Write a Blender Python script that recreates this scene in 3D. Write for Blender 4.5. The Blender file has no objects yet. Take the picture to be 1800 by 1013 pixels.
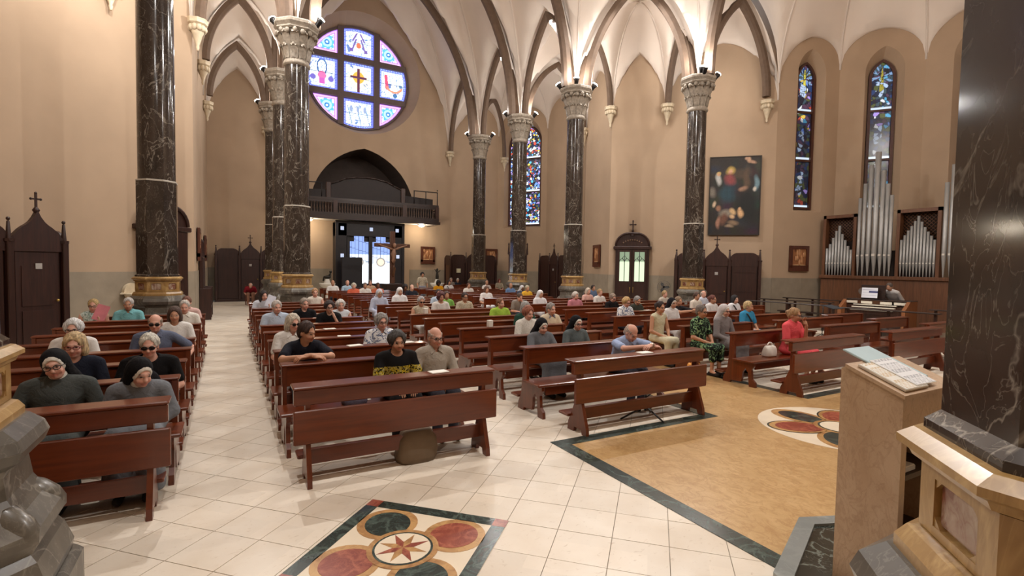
import bpy, bmesh, math, random
import numpy as np
from mathutils import Matrix, Vector
PI = math.pi
random.seed(7); RNG = np.random.default_rng(7)
SC = bpy.context.scene
COL = SC.collection

# ---------------------------------------------------------------- camera
CAM_H = 2.05
def cam_axes(yaw, pitch, roll):
    fw = np.array([math.sin(yaw)*math.cos(pitch), math.cos(yaw)*math.cos(pitch), -math.sin(pitch)])
    rt = np.array([math.cos(yaw), -math.sin(yaw), 0.0]); up = np.cross(rt, fw)
    c, s = math.cos(roll), math.sin(roll)
    return c*rt+s*up, -s*rt+c*up, fw
_r, _u, _f = cam_axes(0.5108, 0.0427, 0.0163)
cam = bpy.data.cameras.new('camera'); camo = bpy.data.objects.new('camera', cam); COL.objects.link(camo)
cam.sensor_fit = 'HORIZONTAL'; cam.sensor_width = 36.0; cam.lens = 893.4/1800*36
cam.clip_start = 0.05; cam.clip_end = 200
M = Matrix(((_r[0], _u[0], -_f[0], 0), (_r[1], _u[1], -_f[1], 0), (_r[2], _u[2], -_f[2], CAM_H), (0, 0, 0, 1)))
camo.matrix_world = M
SC.camera = camo

# ---------------------------------------------------------------- world, exposure
w = bpy.data.worlds.new('world'); SC.world = w; w.use_nodes = True
bg = w.node_tree.nodes['Background']; bg.inputs[0].default_value = (0.55, 0.7, 1.0, 1); bg.inputs[1].default_value = 1.0
SC.view_settings.view_transform = 'Standard'; SC.view_settings.look = 'None'
SC.view_settings.gamma = 1.0; SC.view_settings.use_curve_mapping = False
SC.view_settings.exposure = 0.36
LAMP_W = 230.0           # watts of one capital spotlight
LAMP_COL = (1.0, 0.965, 0.93)
try:
    SC.cycles.max_bounces = 6; SC.cycles.diffuse_bounces = 4; SC.cycles.glossy_bounces = 3
    SC.cycles.sample_clamp_indirect = 4.0; SC.cycles.caustics_reflective = False; SC.cycles.caustics_refractive = False
except Exception: pass

# ---------------------------------------------------------------- materials
def lin(c):
    def f(v):
        v = v/255.0
        return v/12.92 if v <= 0.04045 else ((v+0.055)/1.055)**2.4
    return (f(c[0]), f(c[1]), f(c[2]), 1.0)
MATS = {}
class NT:
    def __init__(s, name):
        s.m = bpy.data.materials.new(name); s.m.use_nodes = True
        s.n = s.m.node_tree.nodes; s.l = s.m.node_tree.links
        s.b = s.n['Principled BSDF']
    def node(s, t, **kw):
        nd = s.n.new(t)
        for k, v in kw.items(): setattr(nd, k, v)
        return nd
    def link(s, a, b): s.l.new(a, b)
    def pos(s, scale=(1, 1, 1), rot=(0, 0, 0), obj=False):
        if obj: src = s.node('ShaderNodeTexCoord').outputs['Object']
        else: src = s.node('ShaderNodeNewGeometry').outputs['Position']
        mp = s.node('ShaderNodeMapping'); mp.inputs['Scale'].default_value = scale; mp.inputs['Rotation'].default_value = rot
        s.link(src, mp.inputs['Vector']); return mp.outputs['Vector']
    def noise(s, vec, scale, detail=4, dist=0.0):
        nd = s.node('ShaderNodeTexNoise'); nd.inputs['Scale'].default_value = scale
        nd.inputs['Detail'].default_value = detail; nd.inputs['Distortion'].default_value = dist
        s.link(vec, nd.inputs['Vector']); return nd.outputs['Fac']
    def ramp(s, fac, stops):
        r = s.node('ShaderNodeValToRGB'); e = r.color_ramp.elements
        while len(e) < len(stops): e.new(0.5)
        for i, (p, c) in enumerate(stops): e[i].position = p; e[i].color = c
        s.link(fac, r.inputs['Fac']); return r.outputs['Color']
    def mix(s, fac, a, b, mode='MIX'):
        m = s.node('ShaderNodeMix', data_type='RGBA', blend_type=mode)
        for sock, v in ((m.inputs[0], fac), (m.inputs[6], a), (m.inputs[7], b)):
            if isinstance(v, (int, float, tuple)): sock.default_value = v
            else: s.link(v, sock)
        return m.outputs[2]
    def math(s, op, a, b=0.0):
        m = s.node('ShaderNodeMath', operation=op)
        for sock, v in ((m.inputs[0], a), (m.inputs[1], b)):
            if isinstance(v, (int, float)): sock.default_value = v
            else: s.link(v, sock)
        return m.outputs[0]
    def bump(s, h, strength=0.2, dist=0.02):
        b = s.node('ShaderNodeBump'); b.inputs['Strength'].default_value = strength; b.inputs['Distance'].default_value = dist
        s.link(h, b.inputs['Height']); s.link(b.outputs[0], s.b.inputs['Normal'])
    def base(s, c):
        if isinstance(c, tuple): s.b.inputs['Base Color'].default_value = c
        else: s.link(c, s.b.inputs['Base Color'])
    def set(s, rough=0.5, metal=0.0, spec=0.5, coat=0.0):
        s.b.inputs['Roughness'].default_value = rough; s.b.inputs['Metallic'].default_value = metal
        s.b.inputs['Specular IOR Level'].default_value = spec; s.b.inputs['Coat Weight'].default_value = coat
        s.b.inputs['Coat Roughness'].default_value = 0.15
        return s.m
def plain(name, c, rough=0.6, metal=0.0, var=0.12, scale=6.0, bump=0.0, spec=0.5, coat=0.0, obj=False, stretch=(1, 1, 1)):
    if name in MATS: return MATS[name]
    t = NT(name); v = t.pos(stretch, obj=obj); L = lin(c)
    n = t.noise(v, scale, 5)
    lo = tuple(x*(1-var) for x in L[:3])+(1,); hi = tuple(min(1, x*(1+var)) for x in L[:3])+(1,)
    t.base(t.ramp(n, [(0.3, lo), (0.7, hi)]))
    if bump: t.bump(t.noise(v, scale*6, 3), bump)
    MATS[name] = t.set(rough, metal, spec, coat); return MATS[name]
def marble(name, base, vein, rough=0.2, scale=1.2, width=0.03, alt=None, altscale=2.5, coat=0.2, vamt=0.8, rot=(0.4, 0.6, 0.3), stretch=(1, 1, 0.55)):
    if name in MATS: return MATS[name]
    t = NT(name); v = t.pos(stretch, rot)
    c = t.ramp(t.noise(v, altscale, 6, 0.6), [(0.3, lin(base)), (0.72, lin(alt or base))])
    d = t.math('ABSOLUTE', t.math('SUBTRACT', t.noise(v, scale, 5, 1.2), 0.5))
    d2 = t.math('ABSOLUTE', t.math('SUBTRACT', t.noise(v, scale*2.7, 4, 1.8), 0.52))
    k1 = t.ramp(d, [(0.0, (1, 1, 1, 1)), (width, (0, 0, 0, 1))])
    k2 = t.ramp(d2, [(0.0, (0.55, 0.55, 0.55, 1)), (width*0.7, (0, 0, 0, 1))])
    gate = t.ramp(t.noise(v, scale*0.8, 2), [(0.22, (0, 0, 0, 1)), (0.5, (vamt, vamt, vamt, 1))])
    k = t.mix(1.0, t.mix(1.0, k1, k2, 'ADD'), gate, 'MULTIPLY')
    t.base(t.mix(k, c, lin(vein)))
    MATS[name] = t.set(rough, 0, 0.5, coat); return MATS[name]
def wood(name, c, dark=0.55, rough=0.32, axis=0, coat=0.3, scale=3.0):
    if name in MATS: return MATS[name]
    t = NT(name); st = [6, 6, 6]; st[axis] = 0.5
    v = t.pos(tuple(st)); n = t.noise(v, scale, 6, 0.8)
    L = lin(c); lo = tuple(x*dark for x in L[:3])+(1,)
    t.base(t.ramp(n, [(0.3, lo), (0.65, L)]))
    MATS[name] = t.set(rough, 0, 0.5, coat); return MATS[name]
def emit(name, c, strength):
    if name in MATS: return MATS[name]
    t = NT(name); t.b.inputs['Emission Color'].default_value = lin(c); t.b.inputs['Emission Strength'].default_value = strength
    t.base(lin(c)); MATS[name] = t.set(0.5); return MATS[name]
def tinted(name, rough=0.5, glow=0.0, spec=0.4):
    """material that reads the object's own colours from the attribute 'tint'"""
    if name in MATS: return MATS[name]
    t = NT(name); a = t.node('ShaderNodeAttribute', attribute_name='tint')
    if glow:
        t.base((0.02, 0.02, 0.02, 1)); t.link(a.outputs['Color'], t.b.inputs['Emission Color']); t.b.inputs['Emission Strength'].default_value = glow
    else: t.link(a.outputs['Color'], t.b.inputs['Base Color'])
    MATS[name] = t.set(rough, 0, spec); return MATS[name]

# ---------------------------------------------------------------- mesh helpers
def tag(o, label=None, cat=None, group=None, kind=None):
    if label: o['label'] = label
    if cat: o['category'] = cat
    if group: o['group'] = group
    if kind: o['kind'] = kind
    return o
def link(o, parent=None):
    COL.objects.link(o)
    if parent is not None: o.parent = parent
    return o
def thing(name, label, cat, loc=(0, 0, 0), rz=0.0, group=None, kind=None):
    o = bpy.data.objects.new(name, None); o.empty_display_size = 0.1; link(o)
    o.location = loc; o.rotation_euler = (0, 0, rz)
    return tag(o, label, cat, group, kind)
def inst(src, parent=None, loc=(0, 0, 0), rot=(0, 0, 0), scale=(1, 1, 1), name=None):
    o = bpy.data.objects.new(name or src.name.split('.')[0], src if isinstance(src, bpy.types.Mesh) else src.data)
    link(o, parent); o.location = loc; o.rotation_euler = rot; o.scale = scale
    return o
def fast_mesh(name, V, F, mats, smooth=True, tint=None):
    """V (n,3), F (m,4) or (m,3) int arrays"""
    V = np.asarray(V, np.float32); F = np.asarray(F, np.int32); k = F.shape[1]
    me = bpy.data.meshes.new(name)
    me.vertices.add(len(V)); me.vertices.foreach_set('co', V.ravel())
    me.loops.add(F.size); me.loops.foreach_set('vertex_index', F.ravel())
    me.polygons.add(len(F)); me.polygons.foreach_set('loop_start', np.arange(len(F), dtype=np.int32)*k)
    me.polygons.foreach_set('use_smooth', np.full(len(F), smooth, bool))
    me.update(calc_edges=True)
    for m in (mats if isinstance(mats, (list, tuple)) else [mats]): me.materials.append(m)
    if tint is not None:
        a = me.color_attributes.new('tint', 'FLOAT_COLOR', 'POINT')
        c = np.ones((len(V), 4), np.float32); c[:, :3] = tint; a.data.foreach_set('color', c.ravel())
    return me
class MB:
    """collects shapes, links them as one mesh object"""
    def __init__(s): s.v = []; s.f = []; s.sm = []
    def add(s, V, F, smooth=False):
        o = len(s.v); s.v.extend([tuple(map(float, p)) for p in V]); s.f.extend([tuple(i+o for i in f) for f in F]); s.sm.extend([smooth]*len(F)); return s
    def box(s, x0, x1, y0, y1, z0, z1, M=None):
        V = [(x, y, z) for z in (z0, z1) for y in (y0, y1) for x in (x0, x1)]
        if M is not None: V = [tuple(M @ Vector(p)) for p in V]
        return s.add(V, [(0, 2, 3, 1), (4, 5, 7, 6), (0, 1, 5, 4), (2, 6, 7, 3), (0, 4, 6, 2), (1, 3, 7, 5)])
    def cbox(s, x0, x1, y0, y1, z0, z1, c=0.01):
        """box with chamfered upright and level edges"""
        def ring(z, i):
            a, b, d, e = x0+i, x1-i, y0+i, y1-i
            return [(a+c, d, z), (b-c, d, z), (b, d+c, z), (b, e-c, z), (b-c, e, z), (a+c, e, z), (a, e-c, z), (a, d+c, z)]
        R = ring(z0, c)+ring(z0+c, 0)+ring(z1-c, 0)+ring(z1, c)
        F = [tuple(reversed(range(8))), tuple(range(24, 32))]
        for k in range(3):
            for i in range(8): F.append((k*8+i, k*8+(i+1) % 8, (k+1)*8+(i+1) % 8, (k+1)*8+i))
        return s.add(R, F)
    def prism(s, poly, a0, a1, axis='z', smooth=False):
        """extrude a 2-D polygon along an axis: z -> (x,y), y -> (x,z), x -> (y,z)"""
        def P(p, a): return {'z': (p[0], p[1], a), 'y': (p[0], a, p[1]), 'x': (a, p[0], p[1])}[axis]
        n = len(poly); V = [P(p, a0) for p in poly]+[P(p, a1) for p in poly]
        F = [tuple(range(n))[::-1], tuple(range(n, 2*n))]+[(i, (i+1) % n, n+(i+1) % n, n+i) for i in range(n)]
        return s.add(V, F, smooth)
    def lathe(s, prof, seg=24, c=(0, 0), ph=0.0, smooth=True, arc=None):
        n = len(prof); V = []
        for i in range(seg):
            a = ph+2*PI*i/seg
            for r, z in prof: V.append((c[0]+r*math.cos(a), c[1]+r*math.sin(a), z))
        F = [(i*n+j, ((i+1) % seg)*n+j, ((i+1) % seg)*n+j+1, i*n+j+1) for i in range(seg) for j in range(n-1)]
        s.add(V, F, smooth)
        s.add([V[i*n+n-1] for i in range(seg)], [tuple(range(seg))]); s.add([V[i*n] for i in range(seg)], [tuple(reversed(range(seg)))])
        return s
    def octo(s, prof, c=(0, 0), smooth=False):
        """stacked octagons, prof = (apothem, z), faces square to the axes"""
        k = 1/math.cos(PI/8)
        return s.lathe([(a*k, z) for a, z in prof], 8, c, PI/8, smooth)
    def tube(s, pts, r, seg=8, smooth=True, caps=True):
        pts = [Vector(p) for p in pts]; n = len(pts); V = []
        rr = r if isinstance(r, (list, tuple)) else [r]*n
        up = Vector((0, 0, 1)); 
        for i, p in enumerate(pts):
            d = (pts[min(i+1, n-1)]-pts[max(i-1, 0)]).normalized()
            a = d.cross(up)
            if a.length < 1e-3: a = d.cross(Vector((1, 0, 0)))
            a.normalize(); b = d.cross(a)
            for k in range(seg):
                t = 2*PI*k/seg; V.append(tuple(p+a*(math.cos(t)*rr[i])+b*(math.sin(t)*rr[i])))
        F = [(i*seg+k, i*seg+(k+1) % seg, (i+1)*seg+(k+1) % seg, (i+1)*seg+k) for i in range(n-1) for k in range(seg)]
        if caps: F += [tuple(reversed(range(seg))), tuple(range((n-1)*seg, n*seg))]
        return s.add(V, F, smooth)
    def sphere(s, c, r, seg=10, rings=7):
        rx, ry, rz = r if isinstance(r, (tuple, list)) else (r, r, r)
        V = [(c[0], c[1], c[2]-rz)]
        for j in range(1, rings):
            t = PI*j/rings
            for i in range(seg): V.append((c[0]+rx*math.sin(t)*math.cos(2*PI*i/seg), c[1]+ry*math.sin(t)*math.sin(2*PI*i/seg), c[2]-rz*math.cos(t)))
        V.append((c[0], c[1], c[2]+rz)); F = []
        for i in range(seg): F.append((0, 1+(i+1) % seg, 1+i))
        for j in range(rings-2):
            for i in range(seg): a = 1+j*seg; F.append((a+i, a+(i+1) % seg, a+seg+(i+1) % seg, a+seg+i))
        a = 1+(rings-2)*seg
        for i in range(seg): F.append((a+i, a+(i+1) % seg, len(V)-1))
        return s.add(V, F, True)
    def sweep(s, pts, nrm, wid, dep, smooth=False):
        """rectangular bar along pts that lie in an upright plane with level normal nrm; dep hangs inward"""
        pts = [Vector(p) for p in pts]; n = len(pts); N = Vector(nrm).normalized(); V = []
        for i, p in enumerate(pts):
            d = (pts[min(i+1, n-1)]-pts[max(i-1, 0)]).normalized(); b = N.cross(d)
            for (a, c) in ((-wid/2, 0), (-wid/2, -dep*0.6), (-wid*0.28, -dep), (wid*0.28, -dep), (wid/2, -dep*0.6), (wid/2, 0)):
                V.append(tuple(p+N*a+b*c))
        F = [(i*6+k, i*6+(k+1) % 6, (i+1)*6+(k+1) % 6, (i+1)*6+k) for i in range(n-1) for k in range(6)]
        F += [tuple(reversed(range(6))), tuple(range((n-1)*6, n*6))]
        return s.add(V, F, smooth)
    def mesh(s, name, mat):
        me = bpy.data.meshes.new(name); me.from_pydata(s.v, [], s.f)
        for m in (mat if isinstance(mat, (list, tuple)) else [mat]): me.materials.append(m)
        me.polygons.foreach_set('use_smooth', s.sm); me.update(); return me
    def build(s, name, mat, parent=None, loc=(0, 0, 0), rz=0.0):
        me = s.mesh(name, mat)
        bm = bmesh.new(); bm.from_mesh(me); bmesh.ops.recalc_face_normals(bm, faces=bm.faces); bm.to_mesh(me); bm.free()
        o = bpy.data.objects.new(name, me); link(o, parent); o.location = loc; o.rotation_euler = (0, 0, rz); return o
def arch_h(d, half, rise):
    """height of a pointed arch at distance d from its springing"""
    R = (rise*rise+half*half)/(2*half); return math.sqrt(max(0.0, 2*R*d-d*d))
def arch_pts(half, rise, n=12):
    """half outline, springing to apex: list of (x from centre, z)"""
    out = []
    R = (rise*rise+half*half)/(2*half); a1 = math.atan2(rise, R-half) if R > half else PI/2
    for i in range(n+1):
        a = a1*i/n; out.append((half-(R-R*math.cos(a)), R*math.sin(a)))
    return out
def arch_poly(half, rise, z0, zs, cx=0.0, n=10):
    """closed outline of an opening with a pointed head"""
    h = arch_pts(half, rise, n)
    return [(cx-half, z0)]+[(cx+half, z0)]+[(cx+x, zs+z) for x, z in h]+[(cx-x, zs+z) for x, z in h[-2::-1]]
def ell(cx, cy, rx, ry, n=20, rot=0.0):
    return [(cx+rx*math.cos(t)*math.cos(rot)-ry*math.sin(t)*math.sin(rot), cy+rx*math.cos(t)*math.sin(rot)+ry*math.sin(t)*math.cos(rot)) for t in [2*PI*i/n for i in range(n)]]
def grid_paint(name, w, h, nx, ny, fn, mat, mask=None):
    """upright coloured sheet in x,z (centre 0), colour from fn(U,V) with U in [-w/2,w/2], V in [-h/2,h/2]"""
    xs = np.linspace(-w/2, w/2, nx); zs = np.linspace(-h/2, h/2, ny); U, Z = np.meshgrid(xs, zs)
    C = fn(U, Z).reshape(-1, 3)
    V = np.stack([U.ravel(), np.zeros(U.size), Z.ravel()], 1)
    I = np.arange(nx*ny).reshape(ny, nx)
    F = np.stack([I[:-1, :-1], I[:-1, 1:], I[1:, 1:], I[1:, :-1]], -1).reshape(-1, 4)
    if mask is not None:
        ok = mask(U, Z).ravel(); F = F[ok[F].all(1)]
    return fast_mesh(name, V, F, mat, False, C)
def L3(c): return np.array(lin(c)[:3])
# ---------------------------------------------------------------- palette
PLASTER = plain('plaster_tan', (178, 153, 127), 0.85, var=0.05, scale=0.9, bump=0.06)
VAULTM = plain('plaster_vault', (232, 219, 206), 0.85, var=0.035, scale=0.7, bump=0.05)
RIBM = plain('stone_brown', (104, 84, 68), 0.75, var=0.12, scale=5, bump=0.15)
THINRIB = plain('plaster_rib', (222, 210, 198), 0.8, var=0.03)
DADOM = plain('dado_grey', (146, 134, 116), 0.7, var=0.10, scale=3.0, bump=0.08)
CORBELM = plain('corbel_stone', (206, 190, 162), 0.7, var=0.1, scale=9, bump=0.2)
CAPM = plain('capital_stone', (152, 141, 126), 0.6, var=0.28, scale=14, bump=0.4)
DARKM = marble('column_marble', (44, 37, 33), (156, 149, 137), 0.12, 2.6, 0.014, alt=(68, 58, 51), coat=0.0, vamt=0.7, altscale=3.5)
DARKM2 = marble('base_marble', (72, 68, 61), (160, 154, 142), 0.34, 2.6, 0.02, alt=(104, 98, 88), coat=0.15, vamt=0.5, altscale=4)
GOLDM = marble('yellow_marble', (152, 118, 68), (196, 164, 110), 0.3, 2.6, 0.05, alt=(176, 142, 90), coat=0.3, vamt=0.6)
REDINLAY = marble('inlay_marble', (200, 188, 168), (124, 72, 54), 0.25, 6, 0.14, alt=(164, 132, 112), vamt=0.9)
WOODX = wood('pew_wood', (110, 48, 18), 0.62, 0.28, 0, 0.35)
WOODZ = wood('pew_wood_upright', (104, 46, 20), 0.62, 0.3, 2, 0.3)
DWOOD = wood('dark_wood', (66, 38, 27), 0.5, 0.42, 2, 0.15)
DWOODX = wood('dark_wood_level', (50, 32, 25), 0.5, 0.42, 0, 0.15)
OAK = wood('organ_wood', (112, 72, 46), 0.6, 0.45, 2, 0.1)
BLACKISH = plain('near_black', (30, 26, 26), 0.45, var=0.2)
IRON = plain('dark_iron', (40, 38, 38), 0.4, 0.6, var=0.2)
WHITEM = plain('white_marble', (226, 222, 212), 0.4, var=0.05)
BRONZE = plain('bronze', (52, 48, 42), 0.4, 0.6, var=0.25)
GLASSLIT = tinted('stained_glass', 0.2, 1.35)

# ---------------------------------------------------------------- floor
XC = 7.18
def mx(X): return 2*XC-X
def my(Y): return 17.34-Y
floor_base = MB().box(-12, 26, -12, 34, -0.3, -0.006).build('floor', plain('joint_grey', (150, 138, 122), 0.7))
tag(floor_base, kind='structure')
def tile_mat(name, a, b, rough):
    t = NT(name); v = t.pos((1, 1, 1), (0, 0, PI/4))
    sc = t.node('ShaderNodeVectorMath', operation='SCALE'); sc.inputs['Scale'].default_value = 1/0.4101; t.link(v, sc.inputs[0])
    fl = t.node('ShaderNodeVectorMath', operation='FLOOR'); t.link(sc.outputs[0], fl.inputs[0])
    wn = t.node('ShaderNodeTexWhiteNoise'); t.link(fl.outputs[0], wn.inputs['Vector'])
    c = t.ramp(t.noise(t.pos(), 2.2, 6, 0.4), [(0.3, lin(a)), (0.7, lin(b))])
    spots = t.ramp(t.noise(t.pos((1, 2.2, 1)), 16, 5, 1.0), [(0.62, (0, 0, 0, 1)), (0.74, (0.4, 0.4, 0.4, 1))])
    c = t.mix(spots, c, lin((176, 150, 118)))
    k = t.ramp(wn.outputs['Value'], [(0, (0.92, 0.92, 0.92, 1)), (1, (1.0, 1.0, 1.0, 1))])
    t.base(t.mix(1.0, c, k, 'MULTIPLY')); return t.set(rough, 0, 0.45, 0.04)
TILEM = tile_mat('cream_marble_tile', (222, 208, 188), (234, 224, 208), 0.4)
YELM = marble('yellow_floor_marble', (190, 154, 104), (162, 120, 72), 0.3, 7.5, 0.09, alt=(206, 172, 122), vamt=0.45, stretch=(1.2, 0.8, 1), altscale=5)
GREENM = marble('green_floor_marble', (34, 46, 42), (92, 108, 100), 0.25, 3.0, 0.05, alt=(50, 62, 58), vamt=0.6)
REDM = marble('red_floor_marble', (142, 66, 48), (186, 110, 84), 0.3, 5, 0.08, alt=(126, 56, 44), vamt=0.6)
OCHM = marble('ochre_floor_marble', (206, 164, 108), (150, 104, 62), 0.3, 3, 0.10, alt=(188, 146, 92), vamt=0.7)
CREAMM = plain('cream_floor_marble', (232, 218, 194), 0.3, var=0.05, scale=4)
# lattice: tiles on the diagonal
TS = 0.58
def in_yellow(x, y):
    return (3.32 < x < 11.0 and y < 4.80) or (5.98 < x < 8.10 and y < 26)
cells = []
for i in range(-60, 120):
    for j in range(-120, 60):
        sx = 4.29+0.5775*i; dx = -5.08+0.5885*j      # x+y and x-y of the tile's low corner
        cx = (sx+dx+0.583)/2; cy = (sx-dx)/2
        if not (-5.4 < cx < 19.6 and 1.2 < cy < 30.6): continue
        if abs(cx-1.09)+abs(cy-3.49) < 0.62: continue
        if in_yellow(cx, cy) and not (abs(cx-3.32) < 0.3 or abs(cy-4.8) < 0.3): continue
        if (3.75 < cx < 10.6 and cy < 4.4): continue
        cells.append((cx, cy, sx, dx))
cells.sort(key=lambda c: c[0]**2*0.8+c[1]**2 if (0.489*c[0]+0.872*c[1]) > 2.2 else 900+c[1])
def tile_geo(sx, dx, o=(0, 0)):
    g = 0.004; a, b = sx+g, sx+0.5775-g; c, d = dx+g, dx+0.5885-g
    q = [((a+c)/2, (a-c)/2), ((b+c)/2, (b-c)/2), ((b+d)/2, (b-d)/2), ((a+d)/2, (a-d)/2)]
    return [(x-o[0], y-o[1]) for x, y in q]
tm = MB().prism(tile_geo(0, 0, (0.2925, 0.0)), -0.02, 0.0).mesh('floor_tile', TILEM)
for cx, cy, sx, dx in cells[:290]:
    o = inst(tm, floor_base, ((sx+dx)/2+0.2925, (sx-dx)/2, RNG.uniform(-0.0006, 0.0006)), name='floor_tile')
mb = MB()
for cx, cy, sx, dx in cells[290:]: mb.prism(tile_geo(sx, dx), -0.02, 0.0)
tag(mb.build('floor_tiles_far', TILEM, floor_base), 'cream marble floor tiles laid diagonally further back', kind='stuff')
# yellow marble carpet with green border (pieces proud by a hair)
def slab(name, poly, z, m, parent=floor_base, th=0.006):
    return MB().prism(poly, z-th, z).build(name, m, parent)
slab('marble_field', [(3.30, -1.0), (10.95, -1.0), (10.95, 4.80), (3.30, 4.80)], 0.003, YELM)
slab('marble_field', [(5.98, 4.80), (8.10, 4.80), (8.10, 26), (5.98, 26)], 0.003, YELM)
for q in ([(3.28, -1.0), (3.46, -1.0), (3.46, 4.88), (3.28, 4.88)], [(3.46, 4.70), (5.97, 4.70), (5.80, 4.88), (3.46, 4.88)],
          [(5.80, 4.88), (5.97, 4.70), (5.97, 26), (5.80, 26)], [(8.10, 4.70), (8.28, 4.88), (8.28, 26), (8.10, 26)],
          [(8.10, 4.70), (10.90, 4.70), (10.90, 4.88), (8.28, 4.88)], [(10.90, -1.0), (11.08, -1.0), (11.08, 4.88), (10.90, 4.88)]):
    slab('border_strip', q, 0.005, GREENM)
# star mosaic, a square on its corner
def mosaic(c, half, name):
    th = thing(name, 'square floor mosaic of a star and four petals framed in green marble', 'mosaic', (c[0], c[1], 0), kind=None)
    D = half; I = half-0.155
    slab('field', [(D, 0), (0, D), (-D, 0), (0, -D)], 0.004, CREAMM, th)
    w_ = 0.155
    for k in range(4):
        R = Matrix.Rotation(k*PI/2, 2)
        f = lambda p: tuple(R @ Vector(p))
        slab('border_strip', [f(p) for p in ((D-w_/2, w_/2), (w_/2, D-w_/2), (0, D-w_), (D-w_, 0))], 0.006, GREENM, th)
        slab('corner_piece', [f(p) for p in ((D, 0), (D-w_/2, w_/2), (D-w_, 0), (D-w_/2, -w_/2))], 0.0065, REDM, th)
        slab('petal_rim', [f(p) for p in ell(0.40, 0, 0.235, 0.235, 28)], 0.006, OCHM, th)
        slab('petal', [f(p) for p in ell(0.395, 0, 0.185, 0.175, 28)], 0.008, REDM if k % 2 == 0 else GREENM, th)
    slab('ring', ell(0, 0, 0.255, 0.255, 36), 0.009, OCHM, th); slab('ring', ell(0, 0, 0.215, 0.215, 36), 0.0105, GREENM, th)
    slab('disc', ell(0, 0, 0.198, 0.198, 36), 0.012, CREAMM, th)
    for k in range(8):
        a = k*PI/4; r = 0.195 if k % 2 == 0 else 0.185
        for sg in (1, -1):
            slab('star_point', [(0, 0), (r*math.cos(a), r*math.sin(a)), (0.075*math.cos(a+sg*PI/8), 0.075*math.sin(a+sg*PI/8))][::sg], 0.0135, (REDM if k % 2 == 0 else OCHM), th)
mosaic((1.09, 3.49), 0.87, 'floor_mosaic')
th = thing('floor_medallion', 'round floor medallion of green and red petals in the yellow marble', 'medallion', (7.0, 3.62, 0))
slab('disc', ell(0, 0, 0.98, 0.98, 48), 0.006, CREAMM, th)
for k in range(6):
    a = PI/2+k*PI/3; R = Matrix.Rotation(a, 2); f = lambda p: tuple(R @ Vector(p))
    slab('petal_rim', [f(p) for p in ell(0.56, 0, 0.38, 0.27, 30)], 0.0075, GREENM if k % 2 else OCHM, th)
    slab('petal_rim', [f(p) for p in ell(0.56, 0, 0.355, 0.248, 30)], 0.009, OCHM, th)
    slab('petal', [f(p) for p in ell(0.54, 0, 0.30, 0.20, 30)], 0.0105, REDM if k % 2 else GREENM, th)
for r, z, m in ((0.31, 0.012, OCHM), (0.26, 0.0135, GREENM), (0.235, 0.015, CREAMM)): slab('ring', ell(0, 0, r, r, 36), z, m, th)

# ---------------------------------------------------------------- walls
CTR = Vector((XC, 15.0))
def wall(name, P, Q, z0, z1, holes=(), label=None, dado=1.74, skip=(), mat=PLASTER):
    """upright wall from P to Q; holes = (front loop, back loop, depth) in (s,z)"""
    P = Vector(P); Q = Vector(Q); e = (Q-P); Ln = e.length; e = e/Ln; n = Vector((e.y, -e.x))
    if n.dot((P+Q)/2-CTR) < 0: n = -n
    def W(s_, z_, d_=0.0): p = P+e*s_+n*d_; return (p.x, p.y, z_)
    bm = bmesh.new()
    loops = [[(0, z0), (Ln, z0), (Ln, z1), (0, z1)]]+[h[0] for h in holes]
    edges = []
    for lp in loops:
        vs = [bm.verts.new(W(*p)) for p in lp]
        edges += [bm.edges.new((vs[i], vs[(i+1) % len(vs)])) for i in range(len(vs))]
    bmesh.ops.triangle_fill(bm, use_beauty=True, edges=edges, normal=(n.x, n.y, 0))
    for front, back, dep in holes:
        a = [bm.verts.new(W(*p)) for p in front]; b = [bm.verts.new(W(p[0], p[1], dep)) for p in back]; k = len(a)
        for i in range(k): bm.faces.new((a[i], a[(i+1) % k], b[(i+1) % k], b[i]))
    # outer skin so the wall has thickness
    vs = [bm.verts.new(W(s_, z_, 0.35)) for s_, z_ in loops[0]]
    if not holes: bm.faces.new(vs)
    me = bpy.data.meshes.new(name); bm.to_mesh(me); bm.free(); me.materials.append(mat)
    o = bpy.data.objects.new(name, me); link(o); tag(o, label, kind='structure')
    if dado:
        s_ = 0.0; k = max(1, round(Ln/1.55)); wd = Ln/k
        for i in range(k):
            a, b = i*wd+0.003, (i+1)*wd-0.003
            if any(a < q and b > p for p, q in skip): continue
            V = [W(a, 0), W(b, 0), W(b, 0, -0.018), W(a, 0, -0.018), W(a, dado), W(b, dado), W(b, dado, -0.018), W(a, dado, -0.018)]
            MB().add(V, [(0, 3, 2, 1), (4, 5, 6, 7), (0, 1, 5, 4), (1, 2, 6, 5), (2, 3, 7, 6), (3, 0, 4, 7)]).build('dado_slab', DADOM, o)
    return o, W
RW = 30.77
CN = (15.30, 18.25); V0 = (20.15, 13.45)
R_ = 4.78; AC = (20.15, 8.67)
APSE = [(AC[0]+R_*math.sin(PI*k/5), AC[1]+R_*math.cos(PI*k/5)) for k in range(6)]
R0, R1, R2, R3 = (16.04, RW), (17.9, 27.6), (17.9, 23.6), (16.5, 21.7)
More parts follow.
